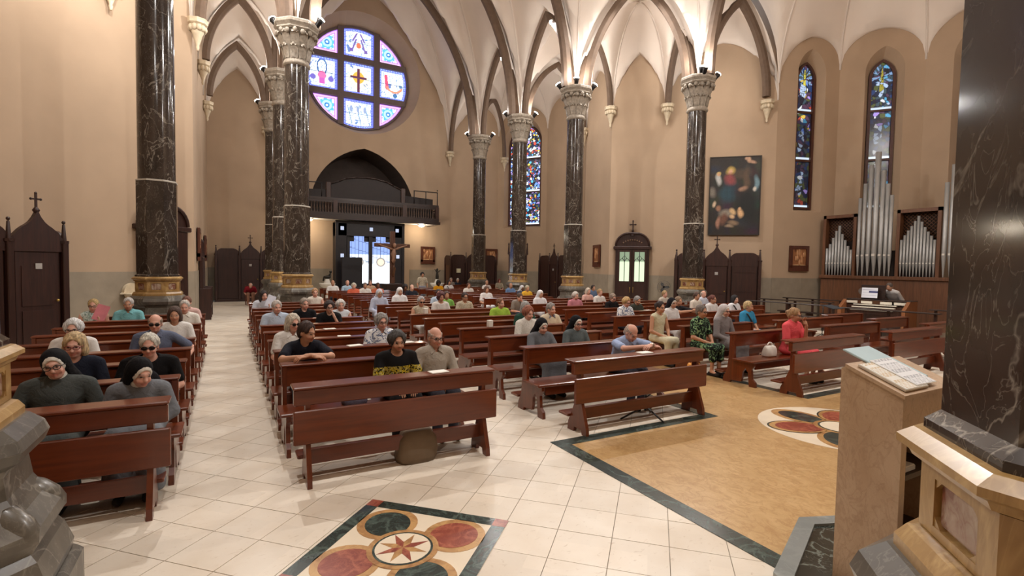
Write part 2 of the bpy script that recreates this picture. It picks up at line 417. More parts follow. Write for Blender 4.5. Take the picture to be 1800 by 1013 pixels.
# rear wall: rose opening and gallery niche
ROSE = (7.0, 13.2)
rose_f = ell(ROSE[0]+0.9, ROSE[1], 3.5, 3.5, 48); rose_b = ell(ROSE[0]+0.9, ROSE[1], 3.05, 3.05, 48)
nic = arch_poly(3.05, 3.7, 4.5, 5.15, 7.12+0.9, 12)
wall_rear, _ = wall('wall_rear', (-0.9, RW), (16.06, RW), 0, 19.5, [(rose_f, rose_b, 1.15), (nic, nic, 2.6)], dado=1.74, skip=[(6.2, 9.95)])
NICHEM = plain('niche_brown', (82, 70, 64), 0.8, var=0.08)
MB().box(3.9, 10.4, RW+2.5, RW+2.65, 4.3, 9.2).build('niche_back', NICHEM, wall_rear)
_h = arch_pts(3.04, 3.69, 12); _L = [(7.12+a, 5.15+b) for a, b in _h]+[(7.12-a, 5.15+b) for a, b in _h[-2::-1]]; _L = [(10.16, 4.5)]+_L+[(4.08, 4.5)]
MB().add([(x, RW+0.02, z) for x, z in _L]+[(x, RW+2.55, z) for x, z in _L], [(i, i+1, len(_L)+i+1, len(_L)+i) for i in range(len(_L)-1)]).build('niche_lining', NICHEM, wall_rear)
LW = -0.88
wall('wall_left_aisle', (LW, RW), (LW, 18.25), 0, 14)
wall('wall_left_splay', (LW, 18.25), (mx(V0[0]), V0[1]), 0, 14)
wall('wall_right_splay', CN, V0, 0, 14)
wall('wall_right_pier', R3, CN, 0, 14)
wall('wall_chapel_side', R2, R3, 0, 15); wall('wall_chapel_back', R1, R2, 0, 15)
# right chapel window wall
def lancet(cx, half, z0, zt, rise, n=9): return arch_poly(half, rise, z0, zt-rise, cx, n)
wall('wall_chapel_window', R0, R1, 0, 15, [(lancet(1.86, 1.4, 4.6, 11.9, 1.7), lancet(1.86, 1.24, 4.75, 11.5, 1.5), 0.45)])
for k in range(5):
    hl = []
    if k < 3: hl = [(lancet(1.6, 0.68, 4.6, 11.45, 1.0), lancet(1.58, 0.47, 4.72, 11.0, 0.75), 0.42)]
    wall('wall_right_apse', APSE[k], APSE[k+1], 0, 16, hl)
for k in range(5):
    a, b = APSE[k], APSE[k+1]; wall('wall_left_apse', (mx(a[0]), a[1]), (mx(b[0]), b[1]), 0, 16, dado=1.74 if k < 1 else 0)
# sanctuary end behind the camera
wall('wall_right_splay_sanctuary', (CN[0], my(CN[1])), (V0[0], my(V0[1])), 0, 14, dado=0)
wall('wall_left_splay_sanctuary', (mx(CN[0]), my(CN[1])), (mx(V0[0]), my(V0[1])), 0, 14, dado=0)
wall('wall_right_sanctuary', (CN[0], my(CN[1])), (CN[0], -9), 0, 15, dado=0); wall('wall_left_sanctuary', (mx(CN[0]), my(CN[1])), (mx(CN[0]), -9), 0, 15, dado=0)
wall('wall_altar', (mx(CN[0]), -9), (CN[0], -9), 0, 19, dado=0)

# ---------------------------------------------------------------- vaults
ceiling = bpy.data.objects.new('ceiling', None); link(ceiling); tag(ceiling, 'pale plastered rib vaults springing from the dark columns', kind='structure')
ZS = 9.30
CB, CC, CD, CRL = (1.90, 17.13), (1.90, 21.67), (1.90, 26.20), (1.90, RW)
CG, CF, CE, CRR = [(mx(p[0]), p[1]) for p in (CB, CC, CD, CRL)]
CA = (-1.35, 13.78); CH = (mx(-1.35), 13.78)
A2, B2 = (-1.45, 3.60), (2.05, 0.28); H2, G2 = (mx(A2[0]), A2[1]), (mx(B2[0]), B2[1])
def vault(pts, rises, zc, zsp=None, c=None, ridges=True, N=22, Mt=12):
    n = len(pts); zsp = zsp or [ZS]*n
    c = c or (sum(p[0] for p in pts)/n, sum(p[1] for p in pts)/n)
    V = []; F = []
    for i in range(n):
        P, Q = pts[i], pts[(i+1) % n]; zp, zq = zsp[i], zsp[(i+1) % n]; half = math.dist(P, Q)/2; o = len(V)
        for a in range(N+1):
            u = a/N; ex, ey = P[0]+(Q[0]-P[0])*u, P[1]+(Q[1]-P[1])*u; zb = zp+(zq-zp)*u
            hs = zb+(arch_h(half*(1-abs(2*u-1)), half, rises[i]) if rises[i] else 0)
            for b in range(Mt+1):
                t = math.cos(PI/2*b/Mt) if b < Mt else 0.0
                zr = zb+(zc-zb)*math.sqrt(max(0, 1-t*t))
                V.append((c[0]+(ex-c[0])*t, c[1]+(ey-c[1])*t, max(hs, zr)))
        for a in range(N):
            for b in range(Mt): k = o+a*(Mt+1)+b; F.append((k, k+1, k+Mt+2, k+Mt+1))
    me = fast_mesh('vault_panel', V, F, VAULTM, True)
    bm = bmesh.new(); bm.from_mesh(me); bmesh.ops.remove_doubles(bm, verts=bm.verts, dist=1e-4); bmesh.ops.recalc_face_normals(bm, faces=bm.faces); bm.to_mesh(me); bm.free()
    o = bpy.data.objects.new('vault_panel', me); link(o, ceiling)
    if ridges:
        for i in range(n):
            P = pts[i]; zb = zsp[i]; L = []
            for b in range(13):
                t = math.cos(PI/2*b/12); L.append((c[0]+(P[0]-c[0])*t, c[1]+(P[1]-c[1])*t, zb+(zc-zb)*math.sqrt(max(0, 1-t*t))-0.02))
            MB().tube(L, 0.045, 6).build('ridge_moulding', THINRIB, ceiling)
def rib(P, Q, rise, wid=0.24, dep=0.26, inset=(0.3, 0.3), z=ZS, n=14, zq=None):
    P = Vector(P); Q = Vector(Q); d = (Q-P).normalized(); P = P+d*inset[0]; Q = Q-d*inset[1]
    half = (Q-P).length/2; mid = (P+Q)/2; h = arch_pts(half, rise, n); L = []
    for x, zz in h: p = mid-d*x; L.append((p.x, p.y, z+zz))
    for x, zz in h[-2::-1]: p = mid+d*x; L.append((p.x, p.y, z+zz))
    MB().sweep(L, (d.y, -d.x, 0), wid, dep).build('arch_rib', RIBM, ceiling)
AR, TR, NR, CRW = 4.3, 2.75, 8.8, 18.6
WB, WC, WD, WR_ = (LW, 18.25), (LW, 21.67), (LW, 26.2), (LW, RW)
vault([CB, CG, CF, CC], [NR, AR, NR, AR], CRW); vault([CC, CF, CE, CD], [NR, AR, NR, AR], CRW); vault([CD, CE, CRR, CRL], [NR, AR, NR, AR], CRW)
vault([CB, CG, CH, H2, G2, B2, A2, CA], [NR, AR, 8.6, AR, NR, AR, 8.6, AR], 19.0, c=(XC, 8.67))
vault([CB, CC, WC, WB], [AR, TR, 2.6, TR], 13.7); vault([CC, CD, WD, WC], [AR, TR, 2.9, TR], 13.8); vault([CD, CRL, WR_, WD], [AR, 2.85, 2.9, TR], 13.8)
vault([CG, CF, R3, CN], [AR, 3.3, 2.3, TR], 13.7)
vault([CF, CE, CRR, R0, R1, R2, R3], [AR, AR, 2.6, 1.5, 1.5, 1.0, 3.3], 14.0, [ZS, ZS, ZS, 10.8, 10.9, 10.9, ZS], c=(14.6, 26.0))
W1 = (16.95, 16.60); TC = (19.2, 8.67)
for m in (lambda p: p, lambda p: (mx(p[0]), p[1]), lambda p: (p[0], my(p[1])), lambda p: (mx(p[0]), my(p[1]))):
    q = [m(CG), m(CH), m(W1), m(CN)]; vault(q, [AR, 3.0, 2.55, 2.6], 13.2, [ZS, ZS, 9.05, 9.05])
    q = [m(CH), m(V0), m(W1)]; vault(q, [3.9, 2.6, 3.0], 13.0, [ZS, 9.2, 9.05], c=m((18.2, 14.6)))
for m in (lambda p: p, lambda p: (mx(p[0]), p[1])):
    vault([m(p) for p in [CH]+APSE+[H2]], [3.9, 1.6, 1.45, 1.45, 1.45, 1.6, 3.9, 8.6], 16.0, [ZS, 9.9, 10.7, 10.7, 10.7, 10.7, 9.9, ZS], c=m(TC), ridges=True)
SB, SG = (B2[0], -9), (G2[0], -9)
vault([B2, G2, SG, SB], [NR, AR, NR, AR], CRW, ridges=False)
for m in (lambda p: p, lambda p: (mx(p[0]), p[1])):
    vault([m(B2), m(SB), m((mx(CN[0]), -9)), m((mx(CN[0]), my(CN[1])))], [AR, 2.5, 2.5, 2.5], 13.5, ridges=False)
# brown stone arches
for P, Q in ((CB, CG), (CC, CF), (CD, CE), (B2, G2)): rib(P, Q, NR-0.5, 0.30, 0.32, (0.36, 0.36))
for P, Q in ((CB, CC), (CC, CD), (CD, CRL), (CG, CF), (CF, CE), (CE, CRR), (CG, CH), (CB, CA), (A2, B2), (G2, H2)):
    rib(P, Q, AR-0.25, 0.26, 0.28, (0.32, 0.22 if Q[1] > 30 else 0.32))
for P, Q in ((CA, A2), (CH, H2)): rib(P, Q, 8.1, 0.30, 0.32, (0.36, 0.36))
for P, Q, r in ((CB, WB, 2.6), (CC, WC, 2.6), (CD, WD, 2.55), (CG, CN, 2.6), (CF, R3, 3.05)): rib(P, Q, r, 0.22, 0.24, (0.3, 0.14))
rib(CE, (16.28, 30.3), 3.0, 0.22, 0.24, (0.3, 0.1))
W2 = (19.93, 13.67)
for m in (lambda p: p, lambda p: (mx(p[0]), p[1])):
    rib(m(CH), m(W1), 2.75, 0.24, 0.24, (0.32, 0.14)); rib(m(CH), m(W2), 3.6, 0.28, 0.26, (0.34, 0.14))
# corbels that carry the arches along the walls
def corbel(P, toward, z=9.28, k=1.0, label=''):
    d = (Vector(toward)-Vector(P)).normalized()
    th = thing('wall_corbel', label, 'corbel', (P[0]+d.x*0.16, P[1]+d.y*0.16, z), math.atan2(d.y, d.x)+PI/2, 'carved corbels under the vault arches')
    MB().octo([(0.20*k, -0.16), (0.25*k, -0.13), (0.25*k, -0.06), (0.27*k, 0.0)], smooth=False).build('abacus', CORBELM, th)
    mb = MB()
    for i in range(10):
        a = 2*PI*i/10
        mb.sphere((0.19*k*math.cos(a), 0.19*k*math.sin(a), -0.26), (0.075*k, 0.075*k, 0.10), 7, 5)
    mb.lathe([(0.03, -0.86*k-0.04), (0.05, -0.8*k), (0.035, -0.76*k), (0.10*k, -0.58*k), (0.13*k, -0.45), (0.18*k, -0.34), (0.17*k, -0.2), (0.2*k, -0.16)], 14)
    mb.build('carved_bell', CORBELM, th)
corbel(CRR, CE, label='small carved corbel on the rear wall right of the rose window')
corbel(CRL, CD, label='small carved corbel on the rear wall left of the rose window')
corbel(CN, CG, 9.3, label='carved corbel at the wall corner above the small glazed door')
corbel(W1, CH, 9.25, label='carved corbel on the splayed wall left of the large painting')
corbel(W2, CH, 9.15, label='carved corbel on the wall corner beside the tall lancet window')
corbel(R3, CF, 9.3, label='carved corbel just right of the middle column on the right')
corbel((16.36, 30.42), CE, 9.3, label='carved corbel by the bright side window behind a right column')
corbel(WB, CB, 9.25, label='carved corbel at the corner of the left aisle wall')
corbel(WC, CC, 9.2, 0.9, 'carved corbel halfway along the left aisle wall'); corbel(WD, CD, 9.0, 0.9, 'carved corbel at the far end of the left aisle')
corbel((mx(W1[0]), W1[1]), CA, 9.25, label='carved corbel hanging on the plain left wall beside the near column')
# ---------------------------------------------------------------- columns
def leaf_tier(mb, n, r0, z0, z1, out, wid, ph):
    for i in range(n):
        a = ph+2*PI*i/n; ca, sa = math.cos(a), math.sin(a); V = []
        prof = [(r0, z0, 0.75), (r0+0.02, z0+(z1-z0)*0.35, 1.0), (r0+out*0.55, z0+(z1-z0)*0.7, 1.0), (r0+out, z1-0.02, 0.8), (r0+out*1.12, z1-0.07, 0.45)]
        for r, z, k in prof:
            for u in (-1, -0.5, 0, 0.5, 1):
                rr = r+0.022*(1-u*u)-(0.012 if abs(u) == 0.5 else 0); t = u*wid*k
                V.append((ca*rr-sa*t, sa*rr+ca*t, z-(0.03*u*u)))
        F = [(j*5+k, j*5+k+1, j*5+k+6, j*5+k+5) for j in range(4) for k in range(4)]
        mb.add(V, F, True); 
        mb.sphere((ca*(r0+out), sa*(r0+out), z1-0.04), (0.045, 0.045, 0.05), 6, 5)
COLM = {}
def column_meshes():
    D = {}
    D['plinth'] = (MB().octo([(0.71, 0), (0.71, 0.10), (0.68, 0.12), (0.68, 0.33), (0.655, 0.36)]).octo([(0.63, 0.36), (0.64, 0.42), (0.60, 0.55), (0.57, 0.60)]), DARKM2)
    mb = MB().octo([(0.58, 0.60), (0.61, 0.66), (0.60, 0.72), (0.53, 0.80), (0.48, 0.90), (0.465, 1.02), (0.48, 1.06)])
    for i in range(8):
        a = PI/8+i*PI/4; s0 = len(mb.v); mb.sphere((0, 0, 0), (0.15, 0.085, 0.13), 10, 7)
        for q in range(s0, len(mb.v)): x_, y_, z_ = mb.v[q]; mb.v[q] = ((0.515+x_)*math.cos(a)-y_*math.sin(a), (0.515+x_)*math.sin(a)+y_*math.cos(a), 0.75+z_-x_*0.45)
    mb.octo([(0.48, 1.06), (0.53, 1.10), (0.55, 1.16), (0.53, 1.22), (0.47, 1.28)])
    D['carved_base'] = (mb, DARKM2)
    mb = MB().octo([(0.40, 1.27), (0.455, 1.28), (0.455, 1.32), (0.43, 1.36), (0.385, 1.375)]).octo([(0.385, 1.36), (0.385, 1.60)])
    mb.octo([(0.385, 1.585), (0.425, 1.60), (0.435, 1.625), (0.46, 1.64), (0.46, 1.665), (0.425, 1.695), (0.40, 1.70)])
    D['gold_band'] = (mb, GOLDM)
    D['lower_shaft'] = (MB().octo([(0.405, 1.69), (0.405, 1.725), (0.372, 1.755), (0.366, 3.775)]), DARKM)
    D['joint_ring'] = (MB().octo([(0.37, 3.77), (0.372, 3.775), (0.372, 3.80), (0.35, 3.81)]), plain('joint_white', (196, 190, 178), 0.4))
    D['upper_shaft'] = (MB().lathe([(0.352, 3.80), (0.352, 5.5), (0.345, 8.06)], 32), DARKM)
    mb = MB().lathe([(0.35, 8.02), (0.385, 8.05), (0.395, 8.10), (0.37, 8.15), (0.355, 8.2), (0.37, 8.45), (0.42, 8.75), (0.50, 8.98), (0.52, 9.03)], 28)
    leaf_tier(mb, 10, 0.36, 8.22, 8.62, 0.10, 0.12, 0.0); leaf_tier(mb, 12, 0.40, 8.45, 8.97, 0.17, 0.13, 0.3)
    for i in range(16):
        a = PI/16+i*PI/8; mb.sphere((0.555*math.cos(a), 0.555*math.sin(a), 8.93+0.03*(i % 2)), (0.075, 0.075, 0.085), 7, 5)
    D['carved_capital'] = (mb, CAPM)
    D['abacus'] = (MB().octo([(0.52, 9.0), (0.585, 9.05), (0.565, 9.11), (0.60, 9.16), (0.625, 9.19), (0.625, 9.26), (0.60, 9.30)]), CAPM)
    for k, (mb, m) in D.items():
        o = mb.build(k, m); COLM[k] = o.data; bpy.data.objects.remove(o)
    # one face of the gold band: a frame round a recessed inlay
    k = 0.405*math.tan(PI/8); mb = MB()
    for x0, x1, z0, z1 in ((-k, k, 1.375, 1.405), (-k, k, 1.555, 1.59), (-k, -0.095, 1.405, 1.555), (0.095, k, 1.405, 1.555)): mb.box(x0, x1, 0.383, 0.405, z0, z1)
    for s_ in (-1, 1): mb.prism([(s_*0.095, 1.555), (s_*0.065, 1.555), (s_*0.095, 1.525)], 0.383, 0.402, 'y'); mb.prism([(s_*0.095, 1.405), (s_*0.065, 1.405), (s_*0.095, 1.435)], 0.383, 0.402, 'y')
    o = mb.build('panel_frame', GOLDM); COLM['panel_frame'] = o.data; bpy.data.objects.remove(o)
    o = MB().cbox(-0.088, 0.088, 0.384, 0.392, 1.412, 1.548, 0.004).build('inlay_panel', REDINLAY); COLM['inlay_panel'] = o.data; bpy.data.objects.remove(o)
column_meshes()
COLS = [(CA, 'dark marble column with gold band beside the left aisle, behind the left-hand pews'),
        (CB, 'dark marble column left of the rose window, nearest of the three in line'),
        (CC, 'dark marble column just behind the one left of the rose window'),
        (CD, 'farthest dark marble column on the left, by the rear confessional'),
        (CE, 'slimmest far dark marble column right of the gallery balcony'),
        (CF, 'dark marble column standing before the bright coloured side window'),
        (CG, 'dark marble column in the middle of the right-hand row'),
        (CH, 'dark marble column beside the large oil painting'),
        (B2, 'huge white-veined dark marble column at the right edge beside the lectern'),
        (A2, 'near pillar at the left edge with weathered stone base and gold band'),
        (G2, 'dark marble column of the sanctuary beyond the right edge'), (H2, 'dark marble column before the organ apse beyond the right edge')]
for P, lab in COLS:
    th = thing('marble_column', lab, 'column', (P[0], P[1], 0), group='dark marble columns of the church')
    near = P in (A2, B2, G2, H2); wx = 1.1 if P == B2 else 1.0
    for k, me in COLM.items():
        z, sz = 0.0, 1.0
        if near and k in ('plinth', 'carved_base', 'gold_band', 'panel_frame', 'inlay_panel'): sz = 0.93
        if near and k == 'lower_shaft': sz = 1.0576; z = -0.217
        if k in ('panel_frame', 'inlay_panel'):
            for i in range(8): inst(me, th, (0, 0, z), (0, 0, i*PI/4), (wx, wx, sz), k)
        else: inst(me, th, (0, 0, z), (0, 0, 0), (wx, wx, sz), k)

# ---------------------------------------------------------------- spotlights
LAMPGLOW = emit('lamp_glow', (255, 246, 232), 30.0)
lamp_body = MB().lathe([(0.035, -0.16), (0.05, -0.13), (0.06, -0.02), (0.085, 0.06), (0.08, 0.06)], 12).tube([(0, 0, -0.15), (0, 0, -0.26)], 0.015, 6).build('lamp_housing', IRON)
LBM = lamp_body.data; bpy.data.objects.remove(lamp_body)
lens = MB().lathe([(0.02, 0.045), (0.078, 0.058), (0.07, 0.075), (0.02, 0.09)], 12).build('lamp_lens', LAMPGLOW)
LLM = lens.data; bpy.data.objects.remove(lens)
def spotlight(p, aim, watts=1.0, label='small white spotlight fixed to a column capital', group='spotlights on the capitals', rad=0.07, cone=0):
    p = Vector(p); d = Vector(aim).normalized()
    th = thing('spotlight', label, 'spotlight', p, 0, group); th.rotation_mode = 'QUATERNION'; th.rotation_quaternion = d.to_track_quat('Z', 'Y')
    inst(LBM, th, (0, 0, 0), (0, 0, 0), (1.35,)*3, 'lamp_housing'); inst(LLM, th, (0, 0, 0), (0, 0, 0), (1.5,)*3, 'lamp_lens')
    if watts:
        l = bpy.data.lights.new('spot_bulb', 'SPOT' if cone else 'POINT'); l.energy = LAMP_W*watts; l.color = LAMP_COL; l.shadow_soft_size = rad
        if cone: l.spot_size = math.radians(cone); l.spot_blend = 0.7
        lo = bpy.data.objects.new('spot_bulb', l); link(lo, th); lo.location = (0, 0, 0.19); lo.rotation_euler = (PI, 0, 0)
SCR = Vector((0.872, -0.489, 0))
NMS = {CA: 'column beside the left aisle, added unseen lamp', CB: 'nearest column left of the rose window', CC: 'second column left of the rose window', CD: 'farthest left column', CE: 'far right column by the gallery', CF: 'column before the bright side window', CG: 'middle right column', CH: 'column beside the painting', A2: 'near left pillar, added unseen lamp', B2: 'near right column, added unseen lamp', G2: 'right sanctuary column, added unseen lamp', H2: 'column before the organ apse, added unseen lamp'}  # lamps on CA, A2, B2, G2 and H2 are unseen, added for their light
for P, offs in ((CA, (0.2, -1)), (CB, (1, -1)), (CC, (-1,)), (CD, (-1,)), (CE, (1, -1)), (CF, (1, -1)), (CG, (1, -1)), (CH, (1, -0.2)), (A2, (1,)), (B2, (-0.4,)), (G2, (1, -1)), (H2, (1,))):
    for k in offs:
        v = SCR*k; v = v if abs(k) == 1 else Vector((-SCR.y, SCR.x, 0))*(-1 if k < 0 else 1)
        spotlight((P[0]+v.x*0.70, P[1]+v.y*0.70, 9.42), (v.x*0.5, v.y*0.5, 0.75), {CE: 0.35, CD: 0.35, CC: 0.5, CF: 0.5, CG: 0.5, CH: 0.5, CB: 0.6, CA: 1.0}.get(P, 1.2), 'white spotlight %s the %s' % ('on the right of' if v.dot(SCR) > 0.5 else ('on the left of' if v.dot(SCR) < -0.5 else 'in front of'), NMS[P]))
for P in (CG, CH):
    spotlight((P[0]-0.30, P[1]-0.40, 9.48), (-0.15, -0.2, 1), 0.45, f'small spotlight standing on top of the {NMS[P]}', 'spotlights standing on capitals')
for y, nm in ((28.1, 'far'), (23.5, 'middle'), (18.95, 'near')):
    pw = {'far': 0.3, 'middle': 1.3, 'near': 2.7}[nm]
    spotlight((12.42, y, 12.75), (-0.45, -0.25, -0.9), pw, f'spotlight hanging under the crown of the {nm} arcade arch on the right', 'spotlights under the arcade arches', cone=150)
    spotlight((1.94, y, 12.75), (0.45, -0.25, -0.9), pw, f'spotlight hanging under the crown of the {nm} arcade arch on the left', 'spotlights under the arcade arches on the left', cone=150)
for P, Q, nm in ((CG, CH, 'right rear'), (CB, CA, 'left rear'), (A2, B2, 'left front'), (G2, H2, 'right front')):  # unseen lamps added as fill to light the crossing floor from above
    x, y = (P[0]+Q[0])/2, (P[1]+Q[1])/2; v = Vector((XC-x, 8.67-y)).normalized()
    spotlight((x+v.x*0.3, y+v.y*0.3, 12.9), (v.x*0.5, v.y*0.5, -0.85), 4.8 if nm == 'left front' else 7.5, f'unseen spotlight added under the crown of the {nm} crossing arch', 'unseen spotlights added at the crossing', cone=150)

# ---------------------------------------------------------------- stained glass
def vor(U, Z, n, seed, w, h):
    r = np.random.default_rng(seed); P = np.stack([r.uniform(-w/2, w/2, n), r.uniform(-h/2, h/2, n)], 1)
    d = np.hypot(U[..., None]-P[:, 0], Z[..., None]-P[:, 1]); s = np.sort(d, -1)
    return np.argmin(d, -1), s[..., 1]-s[..., 0], r
def glass_rose(kind, x0, x1, z0, z1, seed):
    w, h = x1-x0, z1-z0
    def fn(U, Z):
        idx, e, r = vor(U, Z, 60, seed, w, h)
        pal = np.array([[0.72, 0.86, 1.0], [0.9, 0.97, 1.0], [0.62, 0.78, 1.0], [1.0, 1.0, 0.97]])*1.05
        C = pal[r.integers(0, 4, 60)][idx]; C = np.where((e < 0.012)[..., None], np.array([0.12, 0.2, 0.45]), C)
        rr = np.hypot(U, Z)
        if kind == 'corner':
            C = np.where((rr < 0.34)[..., None], np.array([0.05, 0.35, 0.75]), C); C = np.where((rr < 0.24)[..., None], np.array([0.35, 0.9, 0.95]), C); C = np.where((rr < 0.13)[..., None], np.array([0.02, 0.12, 0.5]), C)
            C = np.where(((np.sin(np.arctan2(Z, U)*8) > 0.55) & (rr < 0.46) & (rr > 0.34))[..., None], np.array([0.1, 0.4, 0.8]), C)
        if kind == 'cross':
            C = np.where(((rr < 0.62) & (np.sin(np.arctan2(Z-0.1, U)*24) > 0.1))[..., None], np.array([1.0, 0.85, 0.4])*1.2, C)
            C = np.where((np.hypot(U, Z-0.1) < 0.34)[..., None], np.array([1.0, 0.38, 0.06]), C)
            C = np.where((((abs(U) < 0.085) & (Z < 0.62) & (Z > -0.85)) | ((abs(Z-0.1) < 0.085) & (abs(U) < 0.5)))[..., None], np.array([0.10, 0.03, 0.06]), C)
        if kind == 'monogram':
            m = (abs(abs(U)-0.18+Z*0.35-0.05) < 0.05) & (Z < 0.25) & (Z > -0.5)
            m |= (abs(abs(U)*0.9-0.28+(Z-0.2)*0.5) < 0.05) & (Z > 0.1) & (Z < 0.6)
            C = np.where(m[..., None], np.array([0.16, 0.10, 0.34]), C); C = np.where((np.hypot(U, (Z+0.12)*0.9) < 0.15)[..., None], np.array([0.95, 0.16, 0.08]), C)
            C = np.where(((abs(abs(U)-0.42) < 0.1) & (Z < -0.3) & (Z > -0.52))[..., None], np.array([0.16, 0.10, 0.34]), C)
        if kind == 'lamp':
            C = np.where(((abs(np.hypot(U, (Z-0.35)*0.6)-0.26) < 0.035) & (Z > -0.05))[..., None], np.array([0.05, 0.12, 0.3]), C)
            C = np.where(((abs(U) < 0.26-abs(Z+0.15)*0.6) & (abs(Z+0.12) < 0.22))[..., None], np.array([0.9, 0.15, 0.35]), C)
            C = np.where(((np.hypot(abs(U)-0.5, Z+0.3) < 0.16))[..., None], np.array([0.15, 0.12, 0.45]), C)
            C = np.where(((abs(U) < 0.16) & (Z < -0.3) & (Z > -0.62))[..., None], np.array([0.5, 0.1, 0.4]), C)
        if kind == 'serpent':
            C = np.where(((abs(U+0.38+0.1*Z) < 0.10) & (Z > -0.3) & (Z < 0.6))[..., None], np.array([0.7, 0.08, 0.16]), C)
            C = np.where((abs(np.hypot(U-0.1, (Z+0.0)*1.2)-0.48) < 0.07)[..., None] & (Z < -0.1)[..., None], np.array([0.75, 0.25, 0.15]), C)
            C = np.where((np.hypot(U-0.15, Z+0.6) < 0.14)[..., None], np.array([0.06, 0.16, 0.35]), C)
            C = np.where((np.hypot(U-0.5, Z-0.0) < 0.10)[..., None], np.array([0.1, 0.2, 0.35]), C)
        if kind == 'lilies':
            C = np.where((abs(np.sin(U*6+Z*1.5)) < 0.13)[..., None] & (Z < 0.5)[..., None], np.array([0.08, 0.18, 0.35]), C)
            C = np.where((np.hypot((U*2.2+0.5) % 0.9-0.45, Z-0.3) < 0.2)[..., None], np.array([0.25, 0.32, 0.5]), C)
        X, Y = U+(x0+x1)/2, Z+(z0+z1)/2
        b = np.minimum(np.minimum(w/2-abs(U), h/2-abs(Z)), 2.93-np.hypot(X, Y))
        rim = [0.14, 0.16, 0.9]; rim2 = [0.72, 0.22, 0.85] if kind == 'corner' else [0.35, 0.55, 1.0]
        C = np.where((b < 0.15)[..., None], np.array(rim), C); C = np.where(((b < 0.10) & (b > 0.055) & (np.sin(40*(X+Y)) > 0))[..., None], np.array(rim2), C)
        C = np.where(((abs(U) < 0.012) | (abs(Z-0.05) < 0.012))[..., None], np.array([0.04, 0.06, 0.12]), C)
        return C
    return fn
th = thing('window_1', 'round stained glass rose window of nine panes above the gallery', None, (ROSE[0], 31.9, ROSE[1]), kind='structure')
rows = [(-2.95, -1.26), (-0.93, 0.93), (1.26, 2.95)]; kinds = [['corner', 'lilies', 'corner'], ['lamp', 'cross', 'serpent'], ['corner', 'monogram', 'corner']]
for j, (z0, z1) in enumerate(rows):
    for i, (x0, x1) in enumerate([(-2.95, -1.24), (-0.89, 0.89), (1.24, 2.95)]):
        cx, cz = (x0+x1)/2, (z0+z1)/2
        if kinds[j][i] == 'corner':  # centre the rosette in the visible part
            pass
        w_, h_ = x1-x0, z1-z0
        f0 = glass_rose(kinds[j][i], x0, x1, z0, z1, 10+j*3+i)
        sx = -0.28*np.sign(cx) if kinds[j][i] == 'corner' else 0; sz = -0.28*np.sign(cz) if kinds[j][i] == 'corner' else 0
        def f(U, Z, f0=f0, x0=x0, x1=x1, z0=z0, z1=z1, sx=sx, sz=sz, kd=kinds[j][i]):
            if kd != 'corner': return f0(U, Z)
            C = glass_rose('none', x0, x1, z0, z1, 3)(U, Z); rr = np.hypot(U-sx, Z-sz); a = np.arctan2(Z-sz, U-sx)
            for R_s, c in ((0.40+0.06*np.sin(a*8), [0.1, 0.42, 0.85]), (0.28+0*a, [0.4, 0.92, 0.95]), (0.15+0*a, [0.03, 0.15, 0.5]), (0.07+0*a, [0.6, 0.9, 1.0])):
                C = np.where((rr < R_s)[..., None], np.array(c), C)
            X, Y = U+(x0+x1)/2, Z+(z0+z1)/2; b = np.minimum(np.minimum((x1-x0)/2-abs(U), (z1-z0)/2-abs(Z)), 2.93-np.hypot(X, Y))
            C = np.where((b < 0.16)[..., None], np.array([0.45, 0.18, 0.85]), C); C = np.where(((b < 0.11) & (b > 0.05))[..., None], np.array([0.85, 0.45, 0.9]), C)
            return C
        me = grid_paint('pane', w_, h_, 66, 66, f, GLASSLIT, lambda U, Z, cx=cx, cz=cz: np.hypot(U+cx, Z+cz) < 2.96)
        o = inst(me, th, (cx, 0.0, cz), name='pane')
MUL = plain('mullion_stone', (116, 102, 100), 0.7, var=0.06)
mb = MB()
for a in (-1.065, 1.065):
    hh = math.sqrt(3.05**2-1.065**2); mb.box(a-0.175, a+0.175, -0.2, 0.1, -hh, hh); mb.box(-hh, hh, -0.19, 0.1, a-0.165, a+0.165)
mb.build('mullion', MUL, th)
ring = [(3.06*math.cos(t), 3.06*math.sin(t)) for t in [2*PI*i/48 for i in range(48)]]; ring2 = [(2.93*x/3.06, 2.93*y/3.06) for x, y in ring]
V = [(x, -0.12, z) for x, z in ring]+[(x, -0.12, z) for x, z in ring2]+[(x, 0.1, z) for x, z in ring2]
MB().add(V, [(i, (i+1) % 48, 48+(i+1) % 48, 48+i) for i in range(48)]+[(48+i, 48+(i+1) % 48, 96+(i+1) % 48, 96+i) for i in range(48)]).build('rim', MUL, th)
MB().prism(ell(0, 0, 3.3, 3.3, 40), 0.35, 0.4, 'y').build('unseen_backing', BLACKISH, th)  # unseen black sheet added behind the rose to block the world light

